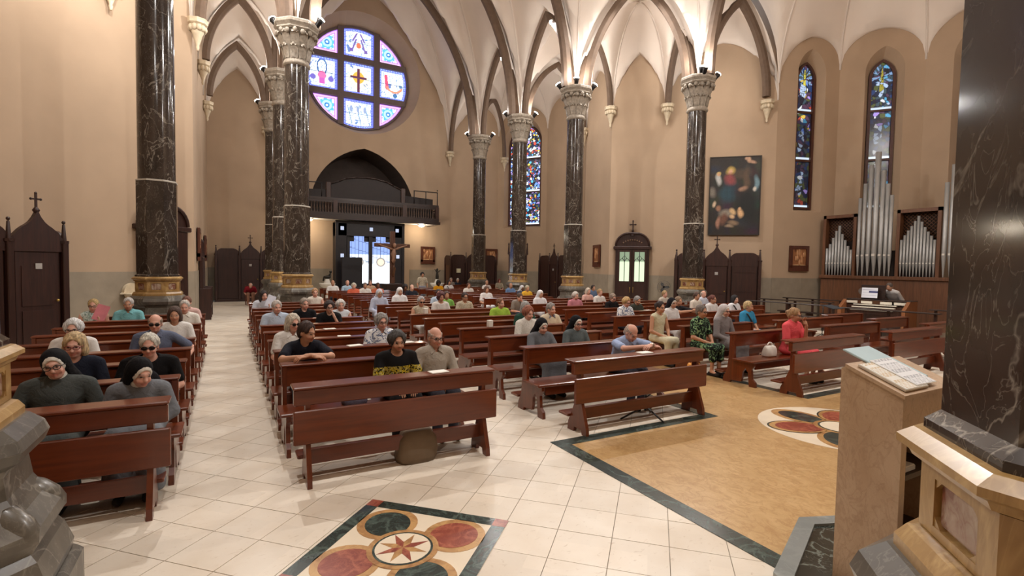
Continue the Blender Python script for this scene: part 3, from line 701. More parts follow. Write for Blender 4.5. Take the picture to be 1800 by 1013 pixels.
def lancet_glass(w, h, seed, dark):
    def fn(U, Z):
        v = (Z+h/2)/h; n = 260 if dark else 1000; idx, e, r = vor(U, Z, n, seed, w, h)
        deep = np.array([[0.01, 0.02, 0.06], [0.02, 0.05, 0.16], [0.05, 0.09, 0.12], [0.015, 0.015, 0.03], [0.10, 0.05, 0.10], [0.10, 0.12, 0.04]])
        brt = np.array([[0.55, 0.72, 1.0], [0.15, 0.3, 0.85], [0.95, 0.97, 1.0], [0.9, 0.62, 0.1], [0.1, 0.45, 0.75], [0.55, 0.08, 0.05], [0.5, 0.35, 0.9]])
        pd = deep[r.integers(0, len(deep), n)]; pb = brt[r.integers(0, len(brt), n)]; pick = r.random(n)
        u = U/(w/2); third = (v*3) % 1.0
        fig = np.exp(-(u/0.5)**2)*np.exp(-((third-0.5)/0.28)**2)
        p = (0.93-0.33*fig) if dark else (0.5-0.25*fig)
        bright = pick[idx] > p
        C = np.where(bright[..., None], pb[idx], pd[idx])
        if dark:
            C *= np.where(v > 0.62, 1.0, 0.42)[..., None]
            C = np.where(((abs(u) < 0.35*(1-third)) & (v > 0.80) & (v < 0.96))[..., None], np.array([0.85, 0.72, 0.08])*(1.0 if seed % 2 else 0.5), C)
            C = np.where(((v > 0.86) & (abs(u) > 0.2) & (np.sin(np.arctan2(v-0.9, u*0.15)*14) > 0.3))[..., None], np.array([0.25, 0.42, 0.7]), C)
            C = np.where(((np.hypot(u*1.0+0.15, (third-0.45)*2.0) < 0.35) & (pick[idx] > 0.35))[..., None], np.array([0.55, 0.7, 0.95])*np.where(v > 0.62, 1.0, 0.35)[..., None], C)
        C = np.where((e < (0.010 if dark else 0.022))[..., None], np.array([0.01, 0.01, 0.015]), C)
        band = (third > 0.02) & (third < 0.075) & (abs(u) < 0.92)
        C = np.where(band[..., None], np.array([0.75, 0.88, 1.0]), C)
        return C
    return fn
def wall_frame(P, Q):
    P = Vector(P); Q = Vector(Q); e = (Q-P).normalized(); n = Vector((e.y, -e.x))
    if n.dot((P+Q)/2-CTR) < 0: n = -n
    return P, e, n
def lancet_window(num, P, Q, s, half, z0, zt, rise, dep, seed, dark, label, nx=44, ny=300):
    P, e, n = wall_frame(P, Q); c = P+e*s+n*dep; h = zt-z0
    rz = math.atan2(-n.y, -n.x)+PI/2          # local -y looks into the room
    th = thing(f'window_{num}', label, None, (c.x, c.y, (z0+zt)/2), rz, kind='structure')
    zs = zt-rise-(z0+zt)/2
    def mask(U, Z):
        d = half-abs(U); R = (rise*rise+half*half)/(2*half)
        return (Z <= zs) | (Z-zs <= np.sqrt(np.maximum(0, 2*R*np.maximum(d, 0)-d*d))+0.02)
    f = lancet_glass(2*half, h, seed, dark)
    cuts = [-h/2, -h/2+h/3, -h/2+2*h/3, h/2]
    for a, b in zip(cuts[:-1], cuts[1:]):
        zc = (a+b)/2
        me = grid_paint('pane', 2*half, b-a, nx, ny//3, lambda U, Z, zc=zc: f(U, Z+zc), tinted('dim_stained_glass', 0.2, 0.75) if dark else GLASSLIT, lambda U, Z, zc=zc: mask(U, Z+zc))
        inst(me, th, (0, 0.04, zc), name='pane')
    # frame: outline bars and cross bars
    out = arch_poly(half+0.06, rise+0.06, -h/2-0.04, zs, 0, 9); inn = arch_poly(half-0.05, rise-0.05, -h/2+0.06, zs, 0, 9); k = len(out)
    V = [(x, -0.06, z) for x, z in out]+[(x, -0.06, z) for x, z in inn]+[(x, 0.06, z) for x, z in inn]+[(x, 0.06, z) for x, z in out]
    F = [(r*k+i, r*k+(i+1) % k, ((r+1) % 4)*k+(i+1) % k, ((r+1) % 4)*k+i) for r in range(4) for i in range(k)]
    FR = plain('window_frame_brown', (78, 44, 32), 0.5, var=0.15)
    MB().add(V, F).build('window_frame', FR, th)
    for z in cuts[1:-1]: MB().box(-half, half, -0.05, 0.05, z-0.045, z+0.045).build('cross_bar', FR, th)
    MB().prism(arch_poly(half+0.3, rise, -h/2-0.3, zs, 0, 9), 0.12, 0.15, 'y').build('unseen_backing', BLACKISH, th)  # unseen sheet added behind the panes, keeps outside light out
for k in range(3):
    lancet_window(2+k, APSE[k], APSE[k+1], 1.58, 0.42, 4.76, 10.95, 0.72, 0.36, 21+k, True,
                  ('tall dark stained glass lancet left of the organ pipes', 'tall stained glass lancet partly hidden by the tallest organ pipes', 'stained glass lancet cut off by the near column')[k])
lancet_window(5, R0, R1, 1.86, 1.18, 4.8, 11.35, 1.35, 0.40, 33, False, 'bright multicoloured stained glass window behind a column of the right aisle', 110, 480)

# ---------------------------------------------------------------- choir gallery and entrance
gx0, gx1, gy = 3.0, 11.05, 29.0
th = thing('choir_gallery', 'dark wooden gallery balcony with turned balusters under the rose window', 'balcony', (7.05, gy, 0))
def gbox(mb, a, b, c, d, e, f): return mb.box(a-7.05, b-7.05, c-gy, d-gy, e, f)
gbox(MB(), gx0, gx1, gy, RW, 4.50, 4.62).build('soffit', plain('soffit_white', (218, 206, 190), 0.7, var=0.03), th)
mb = MB(); gbox(mb, gx0-0.12, gx1+0.12, gy-0.14, gy+0.1, 4.46, 4.62); gbox(mb, gx0-0.06, gx1+0.06, gy-0.08, gy+0.1, 4.62, 4.82); gbox(mb, gx1-0.05, gx1+0.08, gy, RW, 4.46, 4.82); gbox(mb, gx0-0.08, gx0+0.05, gy, RW, 4.46, 4.82)
mb.build('cornice', DWOODX, th)
mb = MB(); gbox(mb, gx0-0.04, gx1+0.04, gy-0.06, gy+0.08, 5.48, 5.62); gbox(mb, gx0-0.02, gx1+0.02, gy-0.04, gy+0.06, 5.36, 5.48); gbox(mb, gx1-0.1, gx1+0.04, gy, RW, 5.48, 5.62); gbox(mb, gx0-0.04, gx0+0.1, gy, RW, 5.48, 5.62)
mb.build('handrail', DWOODX, th)
bal = MB().lathe([(0.045, 0), (0.045, 0.05), (0.02, 0.09), (0.055, 0.2), (0.03, 0.36), (0.02, 0.44), (0.045, 0.5), (0.045, 0.54)], 8)
bm_ = bal.mesh('baluster', wood('baluster_wood', (82, 62, 49), 0.6, 0.5, 2, 0.1))
posts = [gx0+0.05, 5.15, 9.0, gx1-0.05]
for x in np.arange(gx0+0.2, gx1-0.1, 0.145):
    if min(abs(x-p) for p in posts) > 0.12: inst(bm_, th, (x-7.05, 0, 4.82), name='baluster')
for y in np.arange(gy+0.25, RW-0.1, 0.17): inst(bm_, th, (gx1-7.05-0.03, y-gy, 4.82), name='baluster')
for p in posts: gbox(MB(), p-0.11, p+0.11, gy-0.07, gy+0.07, 4.80, 5.50).build('newel_post', DWOOD, th)
# low back screen with a curved top standing on the gallery
th = thing('gallery_screen', 'dark wooden screen with a raised curved centre on the gallery', 'screen', (7.05, 29.9, 4.62))
zc = [(-4.0, 0), (4.0, 0), (4.0, 1.45), (2.15, 1.55), (2.1, 1.85), (1.9, 1.9), (1.55, 2.05), (1.2, 2.22), (0.6, 2.34), (0, 2.38), (-0.6, 2.34), (-1.2, 2.22), (-1.55, 2.05), (-1.9, 1.9), (-2.1, 1.85), (-2.15, 1.55), (-4.0, 1.45)]
MB().prism(zc, -0.04, 0.04, 'y').build('panel', plain('screen_brown', (40, 31, 29), 0.6, var=0.15), th)
for x in (-2.12, 2.12): MB().cbox(x-0.13, x+0.13, -0.12, 0.06, 0, 1.95, 0.02).build('post', DWOOD, th)
mb = MB(); pp = zc[3:15]
for a, b in zip(pp[:-1], pp[1:]): mb.tube([(a[0], -0.05, a[1]), (b[0], -0.05, b[1])], 0.05, 6)
mb.build('top_moulding', DWOODX, th)
for s_, nm in ((-1, 'left'), (1, 'right')):
    t2 = thing('side_rail', f'thin black rail with end knob at the {nm} end of the gallery', 'rail', (7.05+s_*3.3, 29.15, 5.62))
    MB().tube([(-0.75, 0, 0.78), (0.75, 0, 0.78)], 0.03, 6).build('bar', BLACKISH, t2)
    for x in (-0.72, 0.0, 0.72): MB().tube([(x, 0, 0), (x, 0, 0.80)], 0.028, 6).build('post', BLACKISH, t2)
    MB().sphere((0.72*s_, 0, 0.9), 0.045).build('knob', BLACKISH, t2)
for x, nm in ((3.9, 'left'), (10.3, 'right')):
    t2 = thing('ceiling_lamp', f'white dome lamp under the gallery soffit, {nm} of the entrance', 'lamp', (x, 29.75, 4.50), 0, 'lamps under the gallery')
    MB().lathe([(0.21, -0.06), (0.23, -0.02), (0.2, 0.0)], 20).build('rim', WHITEM, t2)
    MB().lathe([(0.02, -0.16), (0.1, -0.15), (0.17, -0.1), (0.2, -0.05)], 20).build('shade', emit('dome_glow', (255, 238, 210), 9.0), t2)
    l = bpy.data.lights.new('bulb', 'POINT'); l.energy = 55; l.color = (1, 0.88, 0.7); l.shadow_soft_size = 0.12
    lo = bpy.data.objects.new('bulb', l); link(lo, t2); lo.location = (0, 0, -0.28)
# entrance lobby of dark wood with stained double door
th = thing('door_1', 'dark wooden entrance lobby with blue stained glass double doors', None, (7.18, 29.4, 0), kind='structure')
mb = MB(); mb.box(-1.86, -1.35, 0, 1.3, 0, 4.40).box(1.35, 1.86, 0, 1.3, 0, 4.40).box(-1.86, 1.86, 0, 1.3, 3.62, 4.40).box(-1.35, 1.35, 0.25, 0.35, 0.0, 0.95)
mb.box(-1.95, 1.95, -0.06, 0.2, 4.30, 4.44).box(-1.95, -1.80, -0.05, 0.1, 0, 4.3).box(1.80, 1.95, -0.05, 0.1, 0, 4.3).box(-0.10, 0.10, 0.05, 0.2, 0.9, 3.62)
mb.build('casing', plain('lobby_black', (26, 22, 26), 0.4, var=0.25), th)
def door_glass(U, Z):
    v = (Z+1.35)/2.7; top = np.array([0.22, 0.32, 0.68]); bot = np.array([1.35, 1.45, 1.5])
    k = np.where(v < 0.42, 1.0, np.where(v < 0.62, 0.45, 0.0))[..., None]; C = top*(1-k)+bot*k          # outside light painted in: brighter in steps towards the bottom, blue glass above
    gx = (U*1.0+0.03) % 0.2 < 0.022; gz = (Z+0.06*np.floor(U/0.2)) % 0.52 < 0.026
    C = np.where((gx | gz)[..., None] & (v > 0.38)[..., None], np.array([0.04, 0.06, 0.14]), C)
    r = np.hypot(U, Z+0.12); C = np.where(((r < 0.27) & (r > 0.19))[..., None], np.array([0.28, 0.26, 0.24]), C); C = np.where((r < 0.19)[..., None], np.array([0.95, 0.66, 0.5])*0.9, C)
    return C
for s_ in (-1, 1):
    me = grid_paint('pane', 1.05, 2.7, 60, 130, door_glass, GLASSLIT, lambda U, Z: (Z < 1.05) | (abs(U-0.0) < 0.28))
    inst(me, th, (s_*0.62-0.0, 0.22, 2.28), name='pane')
    leaf = MB().box(s_*0.62-0.68, s_*0.62-0.52, 0.15, 0.25, 0.9, 3.62).box(s_*0.62+0.52, s_*0.62+0.68, 0.15, 0.25, 0.9, 3.62).box(s_*0.62-0.6, s_*0.62+0.6, 0.24, 0.3, 3.3, 3.62).build('door_frame', BLACKISH, th)
SMALLPANE = emit('pale_pane', (190, 205, 235), 0.55)
for x, z in ((-1.6, 4.02), (0.0, 4.02), (1.5, 4.02), (-1.6, 2.5), (1.55, 2.5)): MB().box(x-0.09, x+0.09, -0.075, -0.055, z-0.1, z+0.1).build('small_pane', SMALLPANE, th)
MB().box(-1.35, 1.35, 0.36, 0.4, 0.9, 3.7).build('unseen_backing', BLACKISH, th)  # unseen black sheet added behind the door panes
MB().cbox(-0.55, 0.55, 0, 0.12, 0, 2.4, 0.02).build('notice_board', plain('board_black', (24, 22, 28), 0.5), None, (6.0, 28.75, 0))
tag(bpy.data.objects['notice_board'], 'tall black notice board standing left of the entrance doors', 'board')

# ---------------------------------------------------------------- pews
def pew_meshes(Ln, front):
    h = Ln/2; D = []
    if front:
        D.append(('top_rail', MB().cbox(-h, h, -0.035, 0.035, 0.735, 0.885, 0.008), WOODX))
        D.append(('ledge', MB().cbox(-h-0.01, h+0.01, -0.055, 0.17, 0.885, 0.912, 0.008), WOODX))
        D.append(('front_panel', MB().cbox(-h-0.01, h+0.02, -0.085, -0.045, 0.385, 0.70, 0.008), WOODX))
        prof = [(-0.17, 0), (-0.08, 0), (-0.06, 0.06), (0.08, 0.06), (0.10, 0), (0.22, 0), (0.21, 0.10), (0.12, 0.28), (0.06, 0.42), (0.05, 0.885), (-0.03, 0.885), (-0.045, 0.42), (-0.12, 0.2), (-0.16, 0.09)]
        for s_ in (-1, 1): D.append(('end_panel', MB().prism(prof, s_*(h-0.12)-0.022, s_*(h-0.12)+0.022, 'x'), WOODZ))
        D.append(('kneeler', MB().cbox(-h+0.05, h-0.05, 0.16, 0.36, 0.17, 0.205, 0.008).box(-h+0.1, h-0.1, 0.02, 0.05, 0.16, 0.30), WOODX))
    else:
        D.append(('back_rail', MB().cbox(-h, h, -0.03, 0.015, 0.655, 0.875, 0.008), WOODX))
        D.append(('ledge', MB().cbox(-h-0.01, h+0.01, -0.045, 0.15, 0.875, 0.902, 0.008), WOODX))
        D.append(('seat', MB().cbox(-h-0.05, h+0.05, -0.47, -0.05, 0.425, 0.46, 0.008), WOODX))
        prof = [(-0.50, 0), (-0.37, 0), (-0.355, 0.12), (-0.345, 0.24), (-0.29, 0.31), (-0.235, 0.24), (-0.225, 0.12), (-0.21, 0.06), (0.0, 0.05), (0.03, 0), (0.17, 0), (0.16, 0.10), (0.09, 0.22), (0.06, 0.44), (0.045, 0.875), (-0.05, 0.875), (-0.06, 0.50), (-0.07, 0.425), (-0.46, 0.425), (-0.46, 0.37), (-0.41, 0.30), (-0.425, 0.14), (-0.49, 0.09)]
        for s_ in (-1, 1): D.append(('end_panel', MB().prism(prof, s_*(h-0.03)-0.022, s_*(h-0.03)+0.022, 'x'), WOODZ))
        D.append(('kneeler', MB().cbox(-h-0.02, h+0.02, 0.14, 0.34, 0.16, 0.195, 0.008).box(-h+0.1, h-0.1, -0.42, -0.40, 0.30, 0.42), WOODX))
    out = []
    for nme, mb, m in D:
        o = mb.build(nme, m); out.append((nme, o.data)); bpy.data.objects.remove(o)
    return out
PEWC = {}
ORD = ['front', 'second', 'third', 'fourth', 'fifth', 'sixth', 'seventh', 'eighth', 'ninth', 'tenth', 'eleventh', 'twelfth', 'thirteenth', 'fourteenth', 'fifteenth', 'sixteenth', 'seventeenth', 'eighteenth', 'nineteenth', 'twentieth']
def pew(x0, x1, Y, front, label, group):
    Ln = round(x1-x0, 2); key = (Ln, front)
    if key not in PEWC: PEWC[key] = pew_meshes(Ln, front)
    th = thing('prayer_desk' if front else 'wooden_pew', label, 'pew', ((x0+x1)/2, Y, 0), 0, group)
    for nme, me in PEWC[key]: inst(me, th, name=nme)
    return th
B1 = [4.96, 5.98, 6.95, 7.90, 8.90, 9.95, 10.95, 11.95, 12.9]
B2_ = [4.99, 6.20, 7.20, 8.20, 9.20, 10.20, 11.20, 12.20, 13.15, 14.1, 15.05, 16.0]
B3 = [5.0, 6.16, 7.28, 8.45, 9.40, 10.35, 11.30, 12.30, 13.30, 14.3, 15.3, 16.3, 17.3, 18.3, 19.3, 20.3, 21.3, 22.3, 23.4, 24.5]
B4 = [4.95, 6.05, 7.20, 8.25, 9.25, 10.25, 11.25, 12.25, 13.25, 14.25, 15.25, 16.25, 17.25, 18.25, 19.25, 20.25, 21.25, 22.25, 23.3, 24.4]
B5 = [4.92, 6.10, 7.20, 8.30, 9.40, 10.40, 11.40, 12.40, 13.40, 14.40, 15.40]
BLK = {'far left, beside the left aisle': (-2.52, -0.43, B1), 'left, right of the left aisle': (0.52, 2.56, B2_), 'left of the central yellow aisle': (3.67, 5.95, B3),
       'right of the central yellow aisle': (7.98, 10.15, B4), 'right, before the organ': (11.1, 13.2, B5)}
for nm, (x0, x1, rowsY) in BLK.items():
    for i, Y in enumerate(rowsY):
        xe = x1
        if rowsY is B3 and i >= 4: xe = 6.30
        if rowsY is B4 and 5 <= i < 13: xe = 10.90
        if rowsY is B5 and i >= 2: xe = 13.75
        pew(x0, xe, Y, i == 0, f'{ORD[i]}-row brown wooden {"prayer desk" if i == 0 else "pew"} of the block {nm}', f'pews of the block {nm}')
for i, Y in enumerate([10.5, 11.5, 12.5]): pew(14.1, 15.4, Y, False, f'{ORD[i]} short wooden pew by the column beside the painting', 'short pews at the right')
for i, Y in enumerate([18.3, 19.4, 20.5, 21.6, 22.7, 23.8, 24.9]): pew(10.3, 12.0, Y, False, f'{ORD[i]} short wooden pew between the far right columns', 'short pews between the far columns')
for i, Y in enumerate([27.75, 28.85]): pew(11.2, 14.9, Y, False, f'{ORD[i]} long pew at the very back under the right arcade', 'back pews')
pew(13.5, 15.2, 18.1, False, 'wooden pew against the wall left of the small glazed door', 'back pews')
# ---------------------------------------------------------------- confessionals, doors
def ogee(half, z0, zt, n=8):
    """outline of an ogee gable: springing z0, tip zt"""
    R = []
    for i in range(n+1):
        t = i/n; z = z0+(zt-z0)*(0.62*math.sin(t*PI/2)**1.1 if t < 0.75 else 0)
        R.append(t)
    pts = []
    for i in range(n+1):
        t = i/n                                   # 0 edge, 1 tip
        x = half*(1-t); z = z0+(zt-z0)*(0.55*math.sin(min(t/0.75, 1)*PI/2)+(0.45*((t-0.55)/0.45)**2 if t > 0.55 else 0))
        pts.append((x, z))
    return pts
def cross_shape(mb, x, y, z, h, t=0.035):
    mb.box(x-t/2, x+t/2, y-t/2, y+t/2, z, z+h).box(x-h*0.28, x+h*0.28, y-t/2, y+t/2, z+h*0.55, z+h*0.55+t)
    for a, b in ((0, h), (-h*0.28, h*0.55+t/2), (h*0.28, h*0.55+t/2)): mb.sphere((x+a, y, z+b), t*0.8, 6, 5)
CONFM = wood('confessional_wood', (58, 30, 22), 0.5, 0.45, 2, 0.1)
def confessional(loc, rz, bays, label, dep=0.95, ht=2.45, side=True):
    """bays = list of (kind, width); local -y faces the room, back at y=0"""
    th = thing('confessional', label, 'confessional', (loc[0], loc[1], 0), rz, 'carved wooden confessionals')
    Wt = sum(b[1] for b in bays); x = -Wt/2
    MB().box(-Wt/2, Wt/2, -dep+0.06, 0, 0.12, ht-0.2).build('body', CONFM, th)
    MB().cbox(-Wt/2-0.05, Wt/2+0.05, -dep-0.03, 0, 0, 0.14, 0.015).build('plinth', CONFM, th)
    for i, (kind, wd) in enumerate(bays):
        cx = x+wd/2
        if kind == 'ogee':
            g = ogee(wd/2+0.02, ht-0.05, ht+0.62); poly = [(cx-wd/2-0.02, ht-0.25), (cx+wd/2+0.02, ht-0.25)]+[(cx+a, b) for a, b in g]+[(cx-a, b) for a, b in g[-2::-1]]
            MB().prism(poly, -dep-0.03, -dep+0.07, 'y').build('gable', CONFM, th)
            mb = MB(); mb.lathe([(0.03, ht+0.55), (0.07, ht+0.62), (0.03, ht+0.68)], 8, (cx, -dep+0.02)); cross_shape(mb, cx, -dep+0.02, ht+0.66, 0.32); mb.build('cross_finial', CONFM, th)
            d = MB().box(cx-wd/2+0.1, cx+wd/2-0.1, -dep+0.0, -dep+0.06, 0.16, ht-0.22)
            for a, b in ((0.25, 0.95), (1.05, 1.9)): d.box(cx-wd/2+0.2, cx+wd/2-0.2, -dep-0.015, -dep+0.01, a, b)
            dd = d.build('door', CONFM, th)
            MB().sphere((cx+wd/2-0.17, -dep-0.05, 1.15), 0.03).build('door_knob', plain('brass', (190, 160, 90), 0.3, 0.9), dd)
            MB().box(cx-0.06, cx+0.06, -dep-0.03, -dep-0.015, ht-0.62, ht-0.5).build('name_plate', plain('plate_grey', (170, 165, 160), 0.4), th)
        else:
            h = arch_pts(wd/2, 0.22, 6); poly = [(cx-wd/2, ht-0.25), (cx+wd/2, ht-0.25)]+[(cx+a, ht-0.02+b) for a, b in h]+[(cx-a, ht-0.02+b) for a, b in h[-2::-1]]
            MB().prism(poly, -dep-0.01, -dep+0.07, 'y').build('gable', CONFM, th)
            d = MB().box(cx-wd/2+0.1, cx+wd/2-0.1, -dep+0.0, -dep+0.06, 0.16, ht-0.22)
            d.box(cx-wd/2+0.2, cx+wd/2-0.2, -dep-0.012, -dep+0.02, 1.15, 1.18).box(cx-wd/2+0.2, cx+wd/2-0.2, -dep-0.012, -dep+0.02, ht-0.5, ht-0.46)
            d.build('panel', CONFM, th)
        x += wd
    x = -Wt/2
    for i in range(len(bays)+1):
        mb = MB().cbox(x-0.06, x+0.06, -dep-0.07, -dep+0.05, 0.1, ht-0.02, 0.015).octo([(0.085, ht-0.06), (0.085, ht)], (x, -dep)).lathe([(0.055, ht), (0.03, ht+0.34), (0.02, ht+0.36)], 6, (x, -dep)).sphere((x, -dep, ht+0.40), 0.04, 6, 5)
        mb.build('pinnacle_post', CONFM, th)
        if i < len(bays): x += bays[i][1]
    if side:
        for s_ in (-1, 1):
            h = arch_pts(dep/2, 0.2, 5); poly = [(-dep, ht-0.3), (0, ht-0.3)]+[(-dep/2+a, ht-0.05+b) for a, b in h]+[(-dep/2-a, ht-0.05+b) for a, b in h[-2::-1]]
            MB().prism(poly, s_*Wt/2-0.03, s_*Wt/2+0.03, 'x').build('side_gable', CONFM, th)
            MB().box(s_*(Wt/2+0.0)-0.015*1, s_*(Wt/2)+0.015, -dep+0.2, -0.2, 0.3, ht-0.4).build('side_panel', wood('conf_side', (98, 66, 46), 0.6, 0.5, 2, 0.05), th)
            MB().cbox(s_*(Wt/2)-0.05, s_*(Wt/2)+0.07, -0.1, 0, 0, ht+0.1, 0.01).build('rear_post', CONFM, th)
    return th
splayR = lambda t: (CN[0]+t*0.7071*1.0, CN[1]-t*0.7071)
nR = math.atan2(-0.7071, -0.7071)+PI/2      # local -y -> (-.707,-.707)
nL = math.atan2(-0.7071, 0.7071)+PI/2
def onR(s_, off=0.03): return (CN[0]+s_*0.7071-off*0.7071, CN[1]-s_*0.7071-off*0.7071)
def onL(s_, off=0.03): p = onR(s_, off); return (mx(p[0]), p[1])
confessional(onR(4.55), nR, [('plain', 1.1), ('ogee', 1.0), ('plain', 1.15)], 'carved wooden confessional under the large oil painting')
confessional(onL(5.15), nL, [('plain', 1.1), ('ogee', 1.0)], 'tall dark confessional at the left edge with cross and three pinnacles')
confessional((1.05, RW-0.03), 0, [('plain', 1.05), ('ogee', 1.0), ('plain', 1.05)], 'dark confessional at the end of the left aisle')
confessional((13.85, RW-0.03), 0, [('plain', 1.05), ('ogee', 1.1), ('plain', 1.05)], 'dark confessional behind the far right column')
MB().box(-0.14, 0.14, -0.01, 0.01, -0.13, 0.13).build('paper_notice', plain('paper_cream', (214, 210, 176), 0.7), None, (12.78, RW-1.0, 1.72))
tag(bpy.data.objects['paper_notice'], 'pale paper notice pinned on the far right confessional', 'notice')
# carved display cabinet and confessional in the right chapel
e = (Vector(R2)-Vector(R1)).normalized()
confessional((17.86, 25.4), -PI/2, [('plain', 1.1), ('ogee', 0.9), ('plain', 1.1)], 'dark confessional in the right chapel behind the columns', 0.8)
th = thing('display_cabinet', 'carved gothic wooden cabinet with glass panes and a cross on top', 'cabinet', (13.95, 24.3, 0), -0.5)
MB().box(-0.5, 0.5, -0.3, 0.3, 0, 1.0).build('base', CONFM, th)
mb = MB()
for x in (-0.46, 0.46):
    for y in (-0.26, 0.26): mb.box(x-0.04, x+0.04, y-0.04, y+0.04, 1.0, 2.7)
mb.box(-0.5, 0.5, -0.3, 0.3, 1.0, 1.06).box(-0.5, 0.5, -0.3, 0.3, 2.62, 2.72).box(-0.5, 0.5, 0.24, 0.28, 1.0, 2.7).box(-0.02, 0.02, -0.3, -0.26, 1.0, 2.7).box(-0.46, 0.46, -0.29, -0.27, 1.55, 1.6).box(-0.46, 0.46, -0.29, -0.27, 2.1, 2.15); mb.build('frame', CONFM, th)
g = NT('cabinet_glass'); g.base((0.75, 0.72, 0.70, 1)); g.b.inputs['Transmission Weight'].default_value = 0.7; GLS = g.set(0.08)
for a, b in ((1.06, 1.55), (1.6, 2.1), (2.15, 2.62)):
    for x in (-0.24, 0.24): MB().box(x-0.2, x+0.2, -0.285, -0.278, a, b).build('pane', GLS, th)
gp = ogee(0.52, 2.7, 3.45); MB().prism([(-0.52, 2.66), (0.52, 2.66)]+gp+[(-a, b) for a, b in gp[-2::-1]], -0.32, -0.22, 'y').build('gable', CONFM, th)
mb = MB(); cross_shape(mb, 0, -0.27, 3.42, 0.5, 0.06); mb.build('cross_finial', CONFM, th)
for x in (-0.5, 0.5): MB().lathe([(0.06, 2.7), (0.03, 3.2), (0.05, 3.24), (0.01, 3.34)], 6, (x, -0.27)).build('pinnacle', CONFM, th)
# small arched doors on the splayed walls
def splay_door(num, loc, rz, label, glazed):
    th = thing(f'door_{num}', label, None, (loc[0], loc[1], 0), rz, kind='structure')
    half, zs = 0.74, 3.02; h = arch_pts(half, 0.55, 8)
    MB().prism([(-half, 0), (half, 0)]+[(a, zs+b) for a, b in h]+[(-a, zs+b) for a, b in h[-2::-1]], -0.14, 0.0, 'y').build('door_case', CONFM, th)
    MB().cbox(-half-0.1, half+0.1, -0.2, 0, zs-0.12, zs+0.02, 0.02).build('transom', CONFM, th)
    mb = MB()
    L = [(-a, -0.16, zs+b+0.03) for a, b in h]+[(a, -0.16, zs+b+0.03) for a, b in h[-2::-1]]; mb.tube(L, 0.05, 6)
    mb.lathe([(0.12, zs+0.5), (0.04, zs+0.68), (0.06, zs+0.72), (0.02, zs+0.8)], 8, (0, -0.1)); cross_shape(mb, 0, -0.1, zs+0.74, 0.42, 0.05); mb.build('crest', CONFM, th)
    for s_ in (-1, 1):
        d = MB().box(s_*0.33-0.31, s_*0.33+0.31, -0.19, -0.14, 0.05, zs-0.14)
        d.box(s_*0.33-0.24, s_*0.33+0.24, -0.205, -0.19, 0.15, 0.6).box(s_*0.33-0.24, s_*0.33+0.24, -0.205, -0.19, 0.68, 1.38); d = d.build('door_leaf', CONFM, th)
        if glazed:
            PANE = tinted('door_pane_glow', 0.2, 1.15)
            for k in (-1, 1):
                f = lambda U, Z: np.where((Z < 0.22)[..., None], np.array([0.62, 0.74, 0.50]), np.array([0.20, 0.26, 0.17]))   # light from outside painted in: pale below the tracery, darker within it
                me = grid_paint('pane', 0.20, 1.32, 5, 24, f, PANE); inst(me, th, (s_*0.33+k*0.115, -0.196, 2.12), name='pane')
            mb = MB()
            for k in (-1, 1):
                hh = arch_pts(0.11, 0.16, 4); L = [(s_*0.33+k*0.115-a, -0.2, 2.32+b) for a, b in hh]+[(s_*0.33+k*0.115+a, -0.2, 2.32+b) for a, b in hh[-2::-1]]; mb.tube(L, 0.012, 5)
            mb.tube([(s_*0.33-0.1, -0.2, 2.5), (s_*0.33, -0.2, 2.62), (s_*0.33+0.1, -0.2, 2.5), (s_*0.33, -0.2, 2.38), (s_*0.33-0.1, -0.2, 2.5)], 0.012, 5)
            mb.tube([(s_*0.33, -0.2, 1.46), (s_*0.33, -0.2, 2.78)], 0.014, 5); mb.build('tracery', BLACKISH, th)
        else: MB().box(s_*0.33-0.24, s_*0.33+0.24, -0.205, -0.19, 1.46, zs-0.3).build('leaf_panel', CONFM, d)
        MB().tube([(s_*0.07, -0.23, 0.95), (s_*0.07, -0.23, 1.2)], 0.012, 6).build('pull_handle', plain('brass', (190, 160, 90), 0.3, 0.9), th)
    mb = MB()
    for i in range(9): x = -0.4+0.1*i; mb.sphere((x, -0.15, zs+0.14+0.16*(1-(x/0.45)**2)), (0.035, 0.02, 0.045), 6, 4)
    mb.build('carved_tympanum', wood('carving_light', (120, 92, 70), 0.7, 0.5, 2, 0.1), th)
splay_door(2, onR(1.05, 0.0), nR, 'small arched wooden door with lit glass panes and a cross on top', True)
splay_door(3, onL(1.0, 0.0), nL, 'arched wooden door mostly hidden behind the near left column', False)

# ---------------------------------------------------------------- pictures
def framed(loc, rz, w, h, z, fn, label, cat, frame, fw=0.06, dep=0.06, nx=80, ny=110, name='painting', rough=0.5, inset=0.0):
    th = thing(name, label, cat, (loc[0], loc[1], z), rz)
    mb = MB().box(-w/2, w/2, -dep, 0, h/2-fw, h/2).box(-w/2, w/2, -dep, 0, -h/2, -h/2+fw+inset).box(-w/2, -w/2+fw, -dep, 0, -h/2+fw, h/2-fw).box(w/2-fw, w/2, -dep, 0, -h/2+fw, h/2-fw)
    mb.box(-w/2, w/2, -0.02, 0, -h/2, h/2); mb.build('frame', frame, th)
    me = grid_paint('canvas', w-2*fw, h-2*fw-inset, nx, ny, fn, tinted('painted_canvas', rough)); inst(me, th, (0, -dep*0.6, inset/2), name='canvas')
    return th
def blob(C, U, Z, cx, cz, rx, rz, col, soft=0.35):
    k = np.clip((1-np.hypot((U-cx)/rx, (Z-cz)/rz))/soft, 0, 1)[..., None]; return C*(1-k)+L3(col)*k
